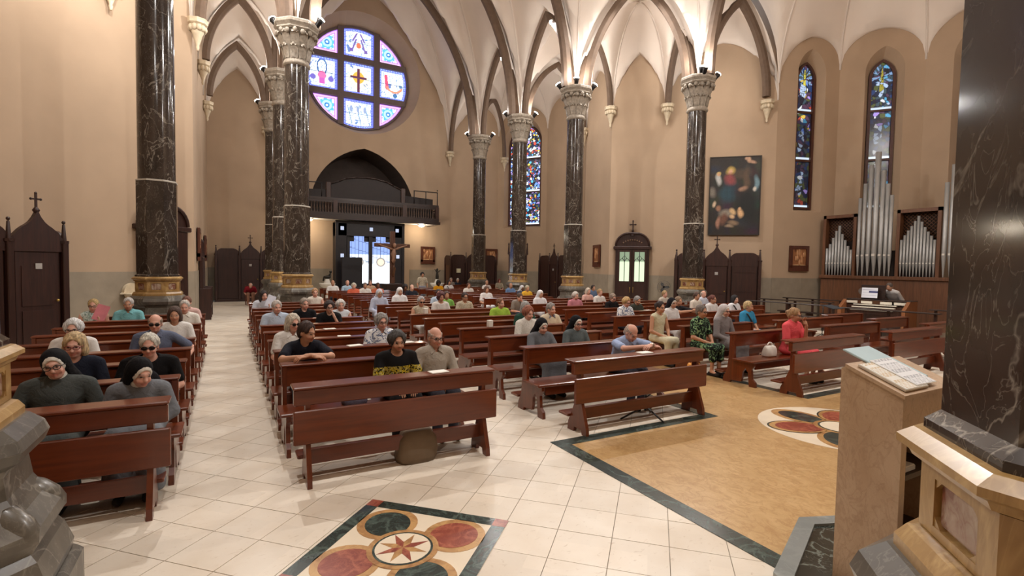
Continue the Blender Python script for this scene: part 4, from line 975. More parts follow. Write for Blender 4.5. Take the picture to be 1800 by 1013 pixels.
def big_painting(U, Z):
    r = np.random.default_rng(5); C = np.ones(U.shape+(3,))*L3((44, 38, 34))
    for i in range(40): C = blob(C, U, Z, r.uniform(-1, 1), r.uniform(-1.6, 1.6), r.uniform(0.2, 0.5), r.uniform(0.2, 0.5), tuple(r.integers(28, 62, 3)), 1.0)
    B = [(-0.2, 0.25, 0.35, 0.55, (34, 50, 62)), (0.25, 0.95, 0.5, 0.25, (74, 60, 48)), (0.45, 0.6, 0.16, 0.7, (88, 70, 54)), (-0.65, 0.75, 0.13, 0.3, (180, 180, 176)), (-0.63, 0.98, 0.10, 0.10, (206, 176, 96)), (-0.63, 0.95, 0.07, 0.08, (196, 150, 122)),
         (-0.18, 1.05, 0.20, 0.2, (190, 160, 84)), (-0.18, 1.0, 0.10, 0.12, (206, 160, 132)), (-0.2, 0.68, 0.26, 0.3, (136, 66, 66)), (-0.32, 0.05, 0.36, 0.42, (40, 66, 76)), (-0.9, 0.15, 0.2, 0.25, (120, 112, 100)),
         (0.35, 0.3, 0.2, 0.12, (178, 138, 112)), (0.5, -0.2, 0.45, 0.6, (22, 24, 24)), (0.55, -0.7, 0.5, 0.5, (24, 26, 24)), (0.85, 0.55, 0.12, 0.35, (112, 140, 150)), (0.80, 0.28, 0.08, 0.12, (210, 200, 186)),
         (-0.8, -0.35, 0.08, 0.16, (206, 180, 150)), (-0.6, -0.5, 0.12, 0.15, (150, 110, 86)), (-0.35, -0.75, 0.3, 0.2, (140, 130, 116)), (-0.42, -0.98, 0.2, 0.3, (110, 74, 58)), (-0.62, -1.1, 0.1, 0.3, (160, 116, 96)), (-0.05, -0.68, 0.14, 0.16, (210, 176, 130)),
         (0.25, -0.72, 0.14, 0.22, (214, 172, 126)), (0.25, -0.52, 0.07, 0.08, (204, 160, 120)), (-0.1, -0.9, 0.12, 0.1, (214, 178, 136)), (0.0, -1.15, 0.25, 0.12, (136, 112, 88)), (-0.15, -1.3, 0.2, 0.08, (150, 128, 104)), (0.55, 1.5, 0.1, 0.16, (196, 158, 128)), (0.68, 1.4, 0.16, 0.08, (176, 140, 114)), (0.45, 1.58, 0.07, 0.08, (186, 150, 124))]
    for cx_, cz_, rx_, rz_, c3 in B: C = blob(C, U+0.03*np.sin(Z*9), Z+0.03*np.sin(U*8), cx_, cz_, rx_*1.12, rz_*1.12, tuple(min(255, int(v*1.0)) for v in c3), 0.6)
    grain = (np.sin(U*60+3*np.sin(Z*23))*np.sin(Z*47+2*np.sin(U*31)))[..., None]
    return C*(1+0.18*grain)
framed(onR(5.25, 0.02), nR, 2.05, 3.36, 5.22, big_painting, 'large dark oil painting of a mother, child and kneeling figure on the wall', 'painting', plain('frame_dark', (46, 36, 26), 0.5), 0.035, 0.05, 110, 170)
def relief(seed):
    r = np.random.default_rng(seed); pts = [(r.uniform(-0.28, 0.28), r.uniform(-0.3, 0.3), r.uniform(0.05, 0.10), r.uniform(0.10, 0.26)) for _ in range(9)]
    def fn(U, Z):
        C = np.ones(U.shape+(3,))*L3((150, 98, 62))
        for i, (a, b, c, d) in enumerate(pts): C = blob(C, U, Z, a, b, c, d, ((206, 164, 116), (96, 52, 30), (186, 134, 90))[i % 3], 0.8)
        return blob(C, U, Z, 0, -0.36, 0.4, 0.06, (214, 176, 128))
    return fn
STF = wood('station_frame', (92, 46, 28), 0.6, 0.4, 2, 0.2)
def station(loc, rz, z, seed, label):
    th = framed(loc, rz, 0.92, 1.08, z, relief(seed), label, 'relief', STF, 0.13, 0.09, 40, 46, 'carved_relief', 0.5, 0.12)
    mb = MB(); r = np.random.default_rng(seed)
    for i in range(7): mb.sphere((r.uniform(-0.24, 0.24), -0.06, 0.06+r.uniform(-0.25, 0.22)), (r.uniform(0.04, 0.07), 0.03, r.uniform(0.08, 0.2)), 8, 6)
    mb.build('relief_figures', plain('relief_wood', (186, 134, 92), 0.5, var=0.2, scale=8), th)
P_, e_, n_ = wall_frame(APSE[0], APSE[1]); c_ = P_+e_*1.25-n_*0.02
station((c_.x, c_.y), math.atan2(-n_.y, -n_.x)+PI/2, 2.58, 1, 'square carved wooden relief on the wall left of the organ')
P_, e_, n_ = wall_frame(R3, CN); c_ = P_+e_*2.15-n_*0.02
station((c_.x, c_.y), math.atan2(-n_.y, -n_.x)+PI/2, 2.62, 2, 'carved wooden relief between the middle column and the small glazed door')
station((11.07, RW-0.02), 0, 2.66, 3, 'carved wooden relief on the rear wall right of the entrance')
station((15.55, RW-0.02), 0, 2.66, 4, 'carved wooden relief half hidden behind a right column')
station((LW+0.02, 19.9), PI/2, 2.6, 5, 'nearer carved relief seen edge-on on the left aisle wall')
station((LW+0.02, 25.5), PI/2, 2.6, 6, 'farther carved relief seen edge-on on the left aisle wall')
# carved bench back along left aisle wall
th = thing('carved_stall', 'dark carved wooden stall seen edge-on along the left aisle wall', 'stall', (LW+0.02, 21.7, 0), PI/2)
MB().cbox(-1.0, 1.0, -0.12, 0, 0.1, 2.2, 0.02).build('back_panel', CONFM, th); MB().cbox(-1.0, 1.0, -0.36, -0.1, 0.4, 0.46, 0.01).build('seat', CONFM, th)
for x in (-1.0, 0, 1.0): MB().cbox(x-0.05, x+0.05, -0.36, 0, 0, 1.1, 0.01).build('side_post', CONFM, th); MB().lathe([(0.06, 2.2), (0.03, 2.7), (0.05, 2.75), (0.01, 2.85)], 6, (x, -0.06)).build('finial', CONFM, th)

# ---------------------------------------------------------------- organ
OX = 22.2
th = thing('pipe_organ', 'pipe organ with silver pipes in a brown wooden case', 'organ', (OX, 8.67, 0), -PI/2)
# local x runs towards the photograph's right: world y = 8.67 - x
def oy(Y): return 8.67-Y
MB().box(oy(12.55), oy(4.8), -0.0, 0.9, 0, 1.78).build('case', OAK, th)
MB().cbox(oy(12.6), oy(4.75), -0.08, 0.9, 1.76, 1.90, 0.02).build('shelf', OAK, th)
PIPEM = plain('pipe_tin', (172, 172, 170), 0.42, 0.45, var=0.08, scale=3)
DARKIN = plain('organ_dark', (40, 26, 18), 0.7)
pm = MB().lathe([(0.12, 0), (0.5, 0.55), (0.5, 0.56), (0.5, 1.0)], 14)
def pipe(Y, d, z0, zm, zt, y=-0.02):
    r = d/2
    o = MB().lathe([(r*0.22, z0), (r, zm), (r, zt), (r*0.85, zt), (r*0.85, zt-0.05)], 14).build('pipe', PIPEM, th, (oy(Y), y, 0))
    MB().box(-r*0.55, r*0.55, -r*1.03, -r*0.75, zm+0.02, zm+0.02+r*0.9).build('mouth', WHITEM, o)
def panel(Ya, Yb, zt, pipes, label):
    x0, x1 = oy(Ya), oy(Yb)
    mb = MB().box(x0, x0+0.11, -0.05, 0.3, 1.9, zt).box(x1-0.11, x1, -0.05, 0.3, 1.9, zt).box(x0, x1, -0.05, 0.3, zt-0.13, zt); mb.build('frame', OAK, th)
    MB().box(x0+0.1, x1-0.1, 0.28, 0.3, 1.9, zt-0.1).build('backboard', DARKIN, th)
    mb = MB(); zz = zt-1.1                                   # lattice in the upper part
    for k in np.arange(x0-1.0, x1, 0.13):
        for sg in (1, -1):
            xa, xb = (k, k+1.0) if sg > 0 else (k+1.0, k); n = 2
            A = Vector((xa, 0.2, zz)); B = Vector((xb, 0.2, zz+1.0)); lo, hi = x0+0.11, x1-0.11
            ts = [max(0, min(1, (lo-xa)/(xb-xa))), max(0, min(1, (hi-xa)/(xb-xa)))]; t0, t1 = min(ts), max(ts)
            if t1-t0 > 0.02: mb.tube([A.lerp(B, t0), A.lerp(B, t1)], 0.012, 4)
    mb.build('lattice', OAK, th)
    n = len(pipes); w_ = (x1-x0-0.24)/n
    for i, zt_ in enumerate(pipes): pipe(8.67-(x0+0.12+w_*(i+0.5)), w_*0.86, 1.9, 2.36, zt_)
panel(12.50, 11.20, 4.40, [3.02, 3.2, 3.46, 3.74, 3.95, 3.6, 3.35, 3.1, 2.95], 'left')
panel(9.78, 8.40, 4.42, [3.28, 3.45, 3.62, 3.78, 3.96, 4.14, 3.92, 3.72, 3.55, 3.4, 3.25], 'right')
for Y, zt_, d in ((11.08, 5.0, 0.13), (10.91, 5.55, 0.145), (10.72, 6.25, 0.17), (10.50, 6.72, 0.20), (10.29, 5.98, 0.165), (10.12, 5.45, 0.145), (9.97, 5.0, 0.13)): pipe(Y, d, 1.9, 2.66, zt_, -0.06)
for Y, zt_, d in ((8.27, 5.25, 0.145), (8.08, 5.85, 0.17), (7.86, 6.4, 0.2), (7.64, 6.0, 0.17), (7.46, 5.5, 0.145)): pipe(Y, d, 1.9, 2.66, zt_, -0.06)
MB().box(oy(11.2), oy(9.78), 0.2, 0.3, 1.9, 2.9).build('backboard', DARKIN, th)
# console
th = thing('organ_console', 'wooden organ console with keyboards, stop tabs and open music', 'organ console', (18.6, 8.75, 0), -PI/2+0.12)
MB().cbox(-0.9, 0.9, 0.1, 0.75, 0, 0.95, 0.02).build('body', DWOOD, th)
for s_ in (-1, 1):
    MB().prism([(-0.35, 0), (0.75, 0), (0.75, 1.12), (0.1, 1.12), (-0.1, 1.0), (-0.35, 0.86)], s_*0.9-0.05, s_*0.9+0.05, 'x').build('cheek', wood('cheek_oak', (150, 96, 60), 0.6, 0.4, 2, 0.2), th)
for k in range(3):
    o = MB().box(-0.6, 0.6, -0.30+0.14*k, -0.16+0.14*k, 0.80+0.075*k, 0.83+0.075*k).build('keyboard', plain('ivory', (226, 220, 204), 0.35, var=0.04), th)
    mb = MB()
    for i in range(25): mb.box(-0.58+i*0.047, -0.565+i*0.047, -0.22+0.14*k, -0.16+0.14*k, 0.83+0.075*k, 0.84+0.075*k)
    mb.build('black_keys', BLACKISH, o)
for x in (-0.68, -0.25, 0.3, 0.68): MB().box(x-0.16, x+0.16, 0.07, 0.1, 1.0, 1.08).build('stop_tabs', plain('ivory', (226, 220, 204), 0.35, var=0.04), th)
MB().cbox(-0.95, 0.95, 0.1, 0.8, 1.1, 1.14, 0.01).build('top', DWOODX, th)
MB().cbox(-0.5, 0.2, 0.3, 0.36, 1.14, 1.62, 0.01).build('music_desk', DWOODX, th)
t2 = thing('sheet_music', 'open sheet of white music on the organ console', 'sheet music', (18.75, 8.85, 1.16), -PI/2+0.12)
def music(U, Z):
    C = np.ones(U.shape+(3,))*L3((226, 230, 240)); C = np.where(((Z % 0.09) < 0.012)[..., None] & (abs(U) < 0.2)[..., None], L3((170, 176, 196)), C)
    return np.where(((abs(Z-0.03) < 0.03) & (U > -0.02))[..., None], L3((56, 60, 110)), C)
me = grid_paint('page', 0.46, 0.34, 46, 40, music, tinted('printed_paper', 0.6)); o = inst(me, t2, (-0.12, 0.0, 0.2), (-0.12, 0, 0), name='page')
t2 = thing('desk_mirror', 'round mirror on the left of the organ console', 'mirror', (18.75, 9.2, 1.14), -PI/2)
MB().tube([(0, 0, 0), (0, 0, 0.16)], 0.012, 6).build('stem', IRON, t2); MB().prism(ell(0, 0.26, 0.12, 0.12, 20), -0.01, 0.01, 'y').build('mirror_glass', plain('mirror', (150, 146, 142), 0.12, 0.9), t2)
# choir benches (thin rails) before the organ
def choir_bench(x, y, Ln, rz, label):
    th = thing('choir_bench', label, 'bench', (x, y, 0), rz, 'dark choir benches before the organ')
    MB().cbox(-Ln/2, Ln/2, -0.12, 0.12, 0.94, 0.97, 0.008).build('rail', DWOODX, th); MB().cbox(-Ln/2, Ln/2, -0.5, -0.15, 0.42, 0.46, 0.008).build('seat', DWOODX, th)
    for s_ in (-0.45, 0, 0.45): MB().cbox(s_*Ln-0.03, s_*Ln+0.03, -0.45, 0.08, 0, 0.42, 0.01).box(s_*Ln-0.03, s_*Ln+0.03, 0.0, 0.08, 0.42, 0.94).build('support', DWOOD, th)
for i, (x, y, Ln) in enumerate(((20.0, 11.6, 2.2), (18.2, 11.2, 2.6), (16.6, 10.4, 3.0), (16.5, 7.4, 2.4), (18.4, 5.8, 2.6), (20.2, 6.0, 2.4))):
    choir_bench(x, y, Ln, -PI/2+0.1, ('farthest dark choir bench left of the organ console', 'middle dark choir bench left of the organ console', 'nearest dark choir bench left of the organ console', 'nearest dark choir bench below the organ console', 'dark choir bench right of the organ console', 'farthest dark choir bench right of the organ console')[i])
th = thing('music_stand', 'black metal music stand among the choir benches', 'music stand', (15.4, 8.6, 0))
MB().tube([(0, 0, 0.02), (0, 0, 1.05)], 0.014, 6).build('pole', IRON, th); MB().box(-0.26, 0.26, -0.17, 0.17, 1.04, 1.06, Matrix.Rotation(0.25, 4, 'X')).build('desk', plain('stand_grey', (60, 66, 74), 0.4, 0.3), th)
for k in range(3): MB().tube([(0, 0, 0.2), (0.28*math.cos(k*2.1), 0.28*math.sin(k*2.1), 0.01)], 0.01, 5).build('leg', IRON, th)
for i, (x, y) in enumerate(((14.6, 5.4), (14.6, 6.5), (14.6, 7.6))): pew(13.8, 15.5, y, False, f'{ORD[i]} short pew at the far right before the organ', 'short pews before the organ')

# ---------------------------------------------------------------- ambo
AMB = (3.84, 1.06)
k8 = [(1.2*math.cos(PI/2+i*PI/4), 1.2*math.sin(PI/2+i*PI/4)) for i in range(8)]; k7 = [(x*0.9, y*0.9) for x, y in k8]
th = thing('ambo_platform', 'low grey-rimmed platform of dark green marble under the lectern', 'platform', (AMB[0], AMB[1], 0))
GREYRIM = marble('grey_rim_marble', (122, 128, 126), (164, 168, 164), 0.3, 2.5, 0.06, alt=(136, 140, 138), vamt=0.5)
n = 8; V = [(x, y, 0) for x, y in k8]+[(x, y, 0.15) for x, y in k8]+[(x, y, 0.15) for x, y in k7]+[(x, y, 0.13) for x, y in k7]
MB().add(V, [(r*8+i, r*8+(i+1) % 8, (r+1)*8+(i+1) % 8, (r+1)*8+i) for r in range(3) for i in range(8)]).build('rim', GREYRIM, th)
MB().prism(k7, 0.0, 0.132).build('top_slab', marble('dark_green_marble', (22, 28, 25), (120, 128, 120), 0.1, 3.0, 0.02, alt=(30, 38, 34), coat=0.6), th)
LM = marble('lectern_marble', (184, 152, 120), (146, 112, 84), 0.32, 15.0, 0.06, alt=(204, 176, 146), vamt=0.3, altscale=4)
th = thing('lectern', 'pinkish beige marble lectern with a slanted top and open shelf', 'lectern', (3.2, 1.34, 0.13))
def lz(z): return z-0.13
W_ = 0.62
for x in (0.0, W_-0.06): MB().prism([(0, 0), (0.325, 0), (0.325, lz(1.475)), (0.29, lz(1.50)), (0.0, lz(1.385))], x, x+0.06, 'x').build('side_panel', LM, th)
MB().box(0.06, W_-0.06, 0.265, 0.325, 0, lz(1.46)).build('front_panel', LM, th)
MB().add([(0.06, 0.0, lz(1.14)), (W_-0.06, 0.0, lz(1.14)), (W_-0.06, 0.05, lz(1.14)), (0.06, 0.05, lz(1.14)), (0.06, 0.0, lz(1.383)), (W_-0.06, 0.0, lz(1.383)), (W_-0.06, 0.05, lz(1.40)), (0.06, 0.05, lz(1.40))], [(0, 3, 2, 1), (4, 5, 6, 7), (0, 1, 5, 4), (1, 2, 6, 5), (2, 3, 7, 6), (3, 0, 4, 7)]).build('front_apron', LM, th)
sl = math.atan2(1.50-1.385, 0.29)
MB().add([(-0.008, -0.01, lz(1.383)), (W_+0.008, -0.01, lz(1.383)), (W_+0.008, 0.3, lz(1.506)), (-0.008, 0.3, lz(1.506)), (-0.008, -0.01, lz(1.362)), (W_+0.008, -0.01, lz(1.362)), (W_+0.008, 0.3, lz(1.484)), (-0.008, 0.3, lz(1.484))], [(0, 1, 2, 3), (7, 6, 5, 4), (0, 4, 5, 1), (2, 6, 7, 3), (0, 3, 7, 4), (1, 5, 6, 2)]).build('desk_top', LM, th)
for z in (0.75, 0.35): MB().box(0.06, W_-0.06, 0.02, 0.265, z, z+0.03).build('shelf', plain('shelf_brown', (58, 42, 34), 0.5), th)
t2 = thing('shelf_book', 'white book lying inside the lectern', 'book', (3.38, 1.38, 0.91)); MB().cbox(-0.09, 0.09, 0, 0.2, 0, 0.035, 0.004).build('cover', WHITEM, t2); MB().box(-0.085, 0.085, -0.003, 0.19, 0.006, 0.029).build('page_block', plain('paper_grey', (206, 206, 204), 0.7), t2)
def lec_item(name, label, cat, x, s_, z, w_, d_, h_, fn=None, m=None, rz=0.0):
    """lies on the slope: x along the desk, s_ up the slope"""
    o = bpy.data.objects.new(name, None); link(o); tag(o, label, cat)
    o.location = (3.2+x, 1.34+s_*math.cos(sl), 1.389+s_*math.sin(sl)+z); o.rotation_euler = (sl, 0, rz)
    MB().cbox(-w_/2, w_/2, 0, d_, 0, h_, min(0.003, h_/3)).build('cover' if 'sheet' not in name else 'sheet', m or WHITEM, o)
    if fn:
        me = grid_paint('print', w_*0.96, d_*0.96, 70, 70, fn, tinted('printed_paper', 0.6)); p = inst(me, o, (0, d_/2, h_+0.0012), (-PI/2, 0, 0), name='print'); p.scale = (1, 1, 1); p.rotation_euler = (PI/2+PI, 0, PI) if False else (-PI/2, 0, 0)
    return o
def lines_text(U, Z):
    C = np.ones(U.shape+(3,))*L3((232, 234, 236)); r = np.random.default_rng(2)
    row = np.floor(Z/0.011).astype(int); on = (np.mod(Z, 0.011) < 0.006); wv = np.sin(U*420+row*1.7)+np.sin(U*173+row*4.1) > -0.6
    blk = np.sin(row*0.55) > -0.75
    return np.where((on & wv & blk & (abs(U) < U.max()*0.86))[..., None], L3((150, 152, 158)), C)
def ochre_text(U, Z):
    C = lines_text(U, Z); return np.where((C < 0.5), L3((200, 170, 120)), C*np.array([1.0, 0.96, 0.86]))
lec_item('folder', 'pale blue folder propped at the back of the lectern', 'folder', 0.33, 0.09, 0.0, 0.30, 0.36, 0.012, None, plain('folder_blue', (176, 200, 206), 0.6, var=0.04))
lec_item('open_book', 'open printed book under the sheets on the lectern', 'book', 0.17, 0.01, 0.001, 0.26, 0.27, 0.016, ochre_text, plain('book_edge', (214, 206, 190), 0.6))
lec_item('loose_sheet', 'white printed sheet lying on top of the lectern', 'paper', 0.30, 0.015, 0.020, 0.24, 0.27, 0.003, lines_text)

# ---------------------------------------------------------------- crucifix, stoups and other small things
th = thing('crucifix', 'large wooden crucifix on a dark stepped base before the entrance', 'crucifix', (7.45, 26.0, 0), 0.15)
for a, h0, h1 in ((0.75, 0, 0.35), (0.6, 0.35, 0.7), (0.45, 0.7, 1.05)): MB().cbox(-a, a, -a*0.7, a*0.7, h0, h1, 0.02).build('base_step', DWOODX, th)
CRW_ = wood('crucifix_wood', (96, 60, 42), 0.6, 0.5, 2, 0.1)
MB().cbox(-0.13, 0.13, -0.06, 0.06, 1.05, 3.75, 0.015).build('upright', CRW_, th); MB().cbox(-0.98, 0.98, -0.05, 0.05, 2.93, 3.12, 0.015).build('crossbeam', CRW_, th)
mb = MB().tube([(0, -0.12, 1.45), (0.02, -0.2, 1.85), (0, -0.15, 2.25), (0, -0.14, 2.6), (0, -0.15, 2.86)], [0.05, 0.075, 0.11, 0.14, 0.09], 10).sphere((0.03, -0.18, 3.02), (0.09, 0.1, 0.13), 10, 8)
for s_ in (-1, 1): mb.tube([(s_*0.08, -0.14, 2.82), (s_*0.4, -0.1, 2.93), (s_*0.78, -0.07, 3.05)], [0.06, 0.042, 0.03], 8)
mb.build('figure', plain('corpus', (150, 112, 88), 0.5, var=0.15), th)
def stoup(x, y, label, kind):
    th = thing('holy_water_stoup', label, 'stoup', (x, y, 0))
    MB().lathe([(0.22, 0), (0.22, 0.08), (0.09, 0.16), (0.08, 0.62), (0.14, 0.72)], 14).build('pedestal', WHITEM, th); MB().lathe([(0.12, 0.70), (0.34, 0.84), (0.42, 0.96), (0.40, 1.0), (0.30, 0.93)], 18).build('basin', WHITEM, th)
    MB().lathe([(0.2, 0.93), (0.16, 1.05), (0.1, 1.22)], 10).build('rock', WHITEM, th)
    if kind: mb = MB().lathe([(0.09, 1.2), (0.1, 1.4), (0.06, 1.6), (0.04, 1.72)], 10).sphere((0, 0, 1.78), (0.06, 0.06, 0.08)).tube([(0, -0.03, 1.6), (0.16, -0.08, 1.75)], 0.03).tube([(0, 0, 1.6), (-0.14, 0.05, 1.82)], [0.035, 0.015])
    else: mb = MB().sphere((0, 0, 1.32), (0.2, 0.1, 0.1)).tube([(0.1, 0, 1.36), (0.16, 0, 1.52)], [0.06, 0.045]).sphere((0.17, -0.01, 1.6), (0.07, 0.07, 0.08)).tube([(-0.16, 0, 1.34), (-0.2, 0, 1.12)], 0.04)
    mb.build('statuette', BRONZE, th)
stoup(4.6, 28.2, 'white marble stoup with crouching bronze figure left of the entrance', 0); stoup(10.75, 28.2, 'white marble stoup with standing bronze figure right of the entrance', 1)
th = thing('wall_stoup', 'beige shell-backed stoup on the wall by the near left column', 'stoup', (onL(1.95)[0], onL(1.95)[1], 0), nL)
MB().lathe([(0.12, 0.0), (0.1, 0.6), (0.2, 0.95), (0.27, 1.15), (0.25, 1.17)], 16, (0, -0.25)).build('basin', CORBELM, th)
h = arch_pts(0.22, 0.24, 8); MB().prism([(-0.27, 1.15), (0.27, 1.15)]+[(a, 1.2+b) for a, b in h]+[(-a, 1.2+b) for a, b in h[-2::-1]], -0.12, -0.02, 'y').build('shell_back', CORBELM, th)
th = thing('pedestal_fan', 'round pedestal fan beside the small glazed door', 'fan', (onR(2.45, 0.6)[0], onR(2.45, 0.6)[1], 0), nR)
MB().lathe([(0.2, 0), (0.2, 0.03), (0.03, 0.05)], 14).build('base', IRON, th); MB().tube([(0, 0, 0.04), (0, 0, 1.05)], 0.02).build('pole', IRON, th)
mb = MB()
for rr in (0.28, 0.2, 0.12): mb.tube([(rr*math.cos(t), -0.08, 1.25+rr*math.sin(t)) for t in np.linspace(0, 2*PI, 21)], 0.006, 4)
for i in range(12): mb.tube([(0.05*math.cos(i*PI/6), -0.09, 1.25+0.05*math.sin(i*PI/6)), (0.28*math.cos(i*PI/6), -0.07, 1.25+0.28*math.sin(i*PI/6))], 0.004, 4)
mb.build('cage', plain('cage_grey', (110, 108, 104), 0.4, 0.4), th)
MB().lathe([(0.05, 0), (0.05, 0.1)], 10).build('motor', IRON, th, (0, 0, 1.2))
for i in range(3): MB().prism(ell(0.13*math.cos(i*2.09), 1.25+0.13*math.sin(i*2.09), 0.11, 0.06, 12, i*2.09), -0.04, -0.03, 'y').build('blade', plain('blade_grey', (90, 90, 92), 0.4), th)
def bag(name, loc, r, m, label, strap=True):
    th = thing(name, label, 'bag', loc); V = []; n, k = 14, 8
    mb = MB(); prof = [(0.92, 0), (1.0, 0.15), (0.98, 0.4), (0.9, 0.7), (0.72, 0.95), (0.6, 1.0)]
    V = []
    for j, (q, z) in enumerate(prof):
        for i in range(n): a = 2*PI*i/n; w_ = 1+0.06*math.sin(a*3+j); V.append((r[0]*q*w_*math.copysign(abs(math.cos(a))**0.6, math.cos(a)), r[1]*q*w_*math.copysign(abs(math.sin(a))**0.6, math.sin(a)), r[2]*z))
    F = [(j*n+i, j*n+(i+1) % n, (j+1)*n+(i+1) % n, (j+1)*n+i) for j in range(len(prof)-1) for i in range(n)]+[tuple(range(len(V)-n, len(V))), tuple(reversed(range(n)))]
    mb.add(V, F, True).build('sack', m, th)
    if strap: MB().tube([(r[0]*0.5*math.cos(t), 0, r[2]*0.95+r[2]*0.35*math.sin(t)) for t in np.linspace(0, PI, 9)], 0.012, 6).build('handle', m, th)
bag('shopping_bag', (7.35, 6.35, 0), (0.16, 0.10, 0.36), plain('bag_yellow', (206, 140, 52), 0.5), 'orange-yellow shopping bag on the floor by the central aisle')
bag('cloth_bag', (1.72, 5.08, 0), (0.22, 0.13, 0.34), plain('bag_khaki', (112, 94, 74), 0.8), 'brown cloth bag slumped under the front prayer desk', False)
bag('handbag', (8.75, 5.82, 0.46), (0.15, 0.09, 0.20), plain('bag_white', (226, 222, 214), 0.5), 'white handbag on the second-row seat beside the coral dress')
bag('black_handbag', (1.25, 5.85, 0.46), (0.14, 0.09, 0.12), plain('bag_floral', (86, 80, 96), 0.6, var=0.5, scale=30), 'small patterned bag on the seat beside the woman in black', False)
th = thing('microphone_tripod', 'black folded microphone tripod under the front prayer desk by the central aisle', 'tripod', (5.0, 5.12, 0), 0.3)
for k in range(3): MB().tube([(0, 0, 0.16), (0.42*math.cos(k*2.1+0.4), 0.30*math.sin(k*2.1+0.4), 0.012)], 0.012, 6).build('leg', BLACKISH, th)
MB().tube([(0, 0, 0.1), (0, 0, 0.34)], 0.016, 6).build('pole', BLACKISH, th); MB().tube([(-0.3, 0, 0.2), (0.35, 0, 0.36)], 0.01, 6).build('boom', BLACKISH, th)
# leaflets and books left on ledges and seats
BOOKS = [(1.55, 7.24, 0.902, 0.2, 'white leaflet on the third-row ledge near the left aisle'), (1.6, 8.25, 0.902, -0.1, 'white leaflet on the fourth-row ledge near the left aisle'), (1.55, 9.25, 0.902, 0.1, 'white leaflet on the fifth-row ledge near the left aisle'),
         (2.3, 7.24, 0.902, 0.05, 'open white booklet on the ledge behind the grey-haired couple'), (1.95, 5.05, 0.912, 0.1, 'white card on the ledge before the woman in black'), (5.55, 7.34, 0.902, 0.0, 'open white booklet on the ledge by the second nun'), (1.35, 5.98, 0.46, 0.2, 'white card on the seat beside the woman in black'),
         (4.9, 5.06, 0.912, 0.0, 'white card on the ledge before the stooped man'), (10.05, 10.3, 0.902, 0.0, 'white booklet on the ledge by the nun in white'), (10.0, 6.12, 0.902, 0.1, 'white leaflet on the pew end beside the woman in coral'), (4.05, 11.36, 0.902, 0.2, 'small white box on the pew before the nun in white'), (4.3, 8.5, 0.902, 0.1, 'white carton on the ledge behind the man in glasses')]
for i, (x, y, z, a, lab) in enumerate(BOOKS):
    th = thing('booklet', lab, 'booklet', (x, y, z), a); box_ = 'box' in lab or 'carton' in lab
    if box_: MB().cbox(-0.05, 0.05, -0.04, 0.04, 0.001, 0.13, 0.006).build('carton', WHITEM, th)
    else:
        MB().cbox(-0.10, 0.10, -0.065, 0.065, 0.001, 0.009, 0.002).build('cover', WHITEM, th); MB().box(-0.095, 0.095, -0.06, 0.06, 0.009, 0.012).build('page', plain('paper_white', (236, 234, 226), 0.7), th)
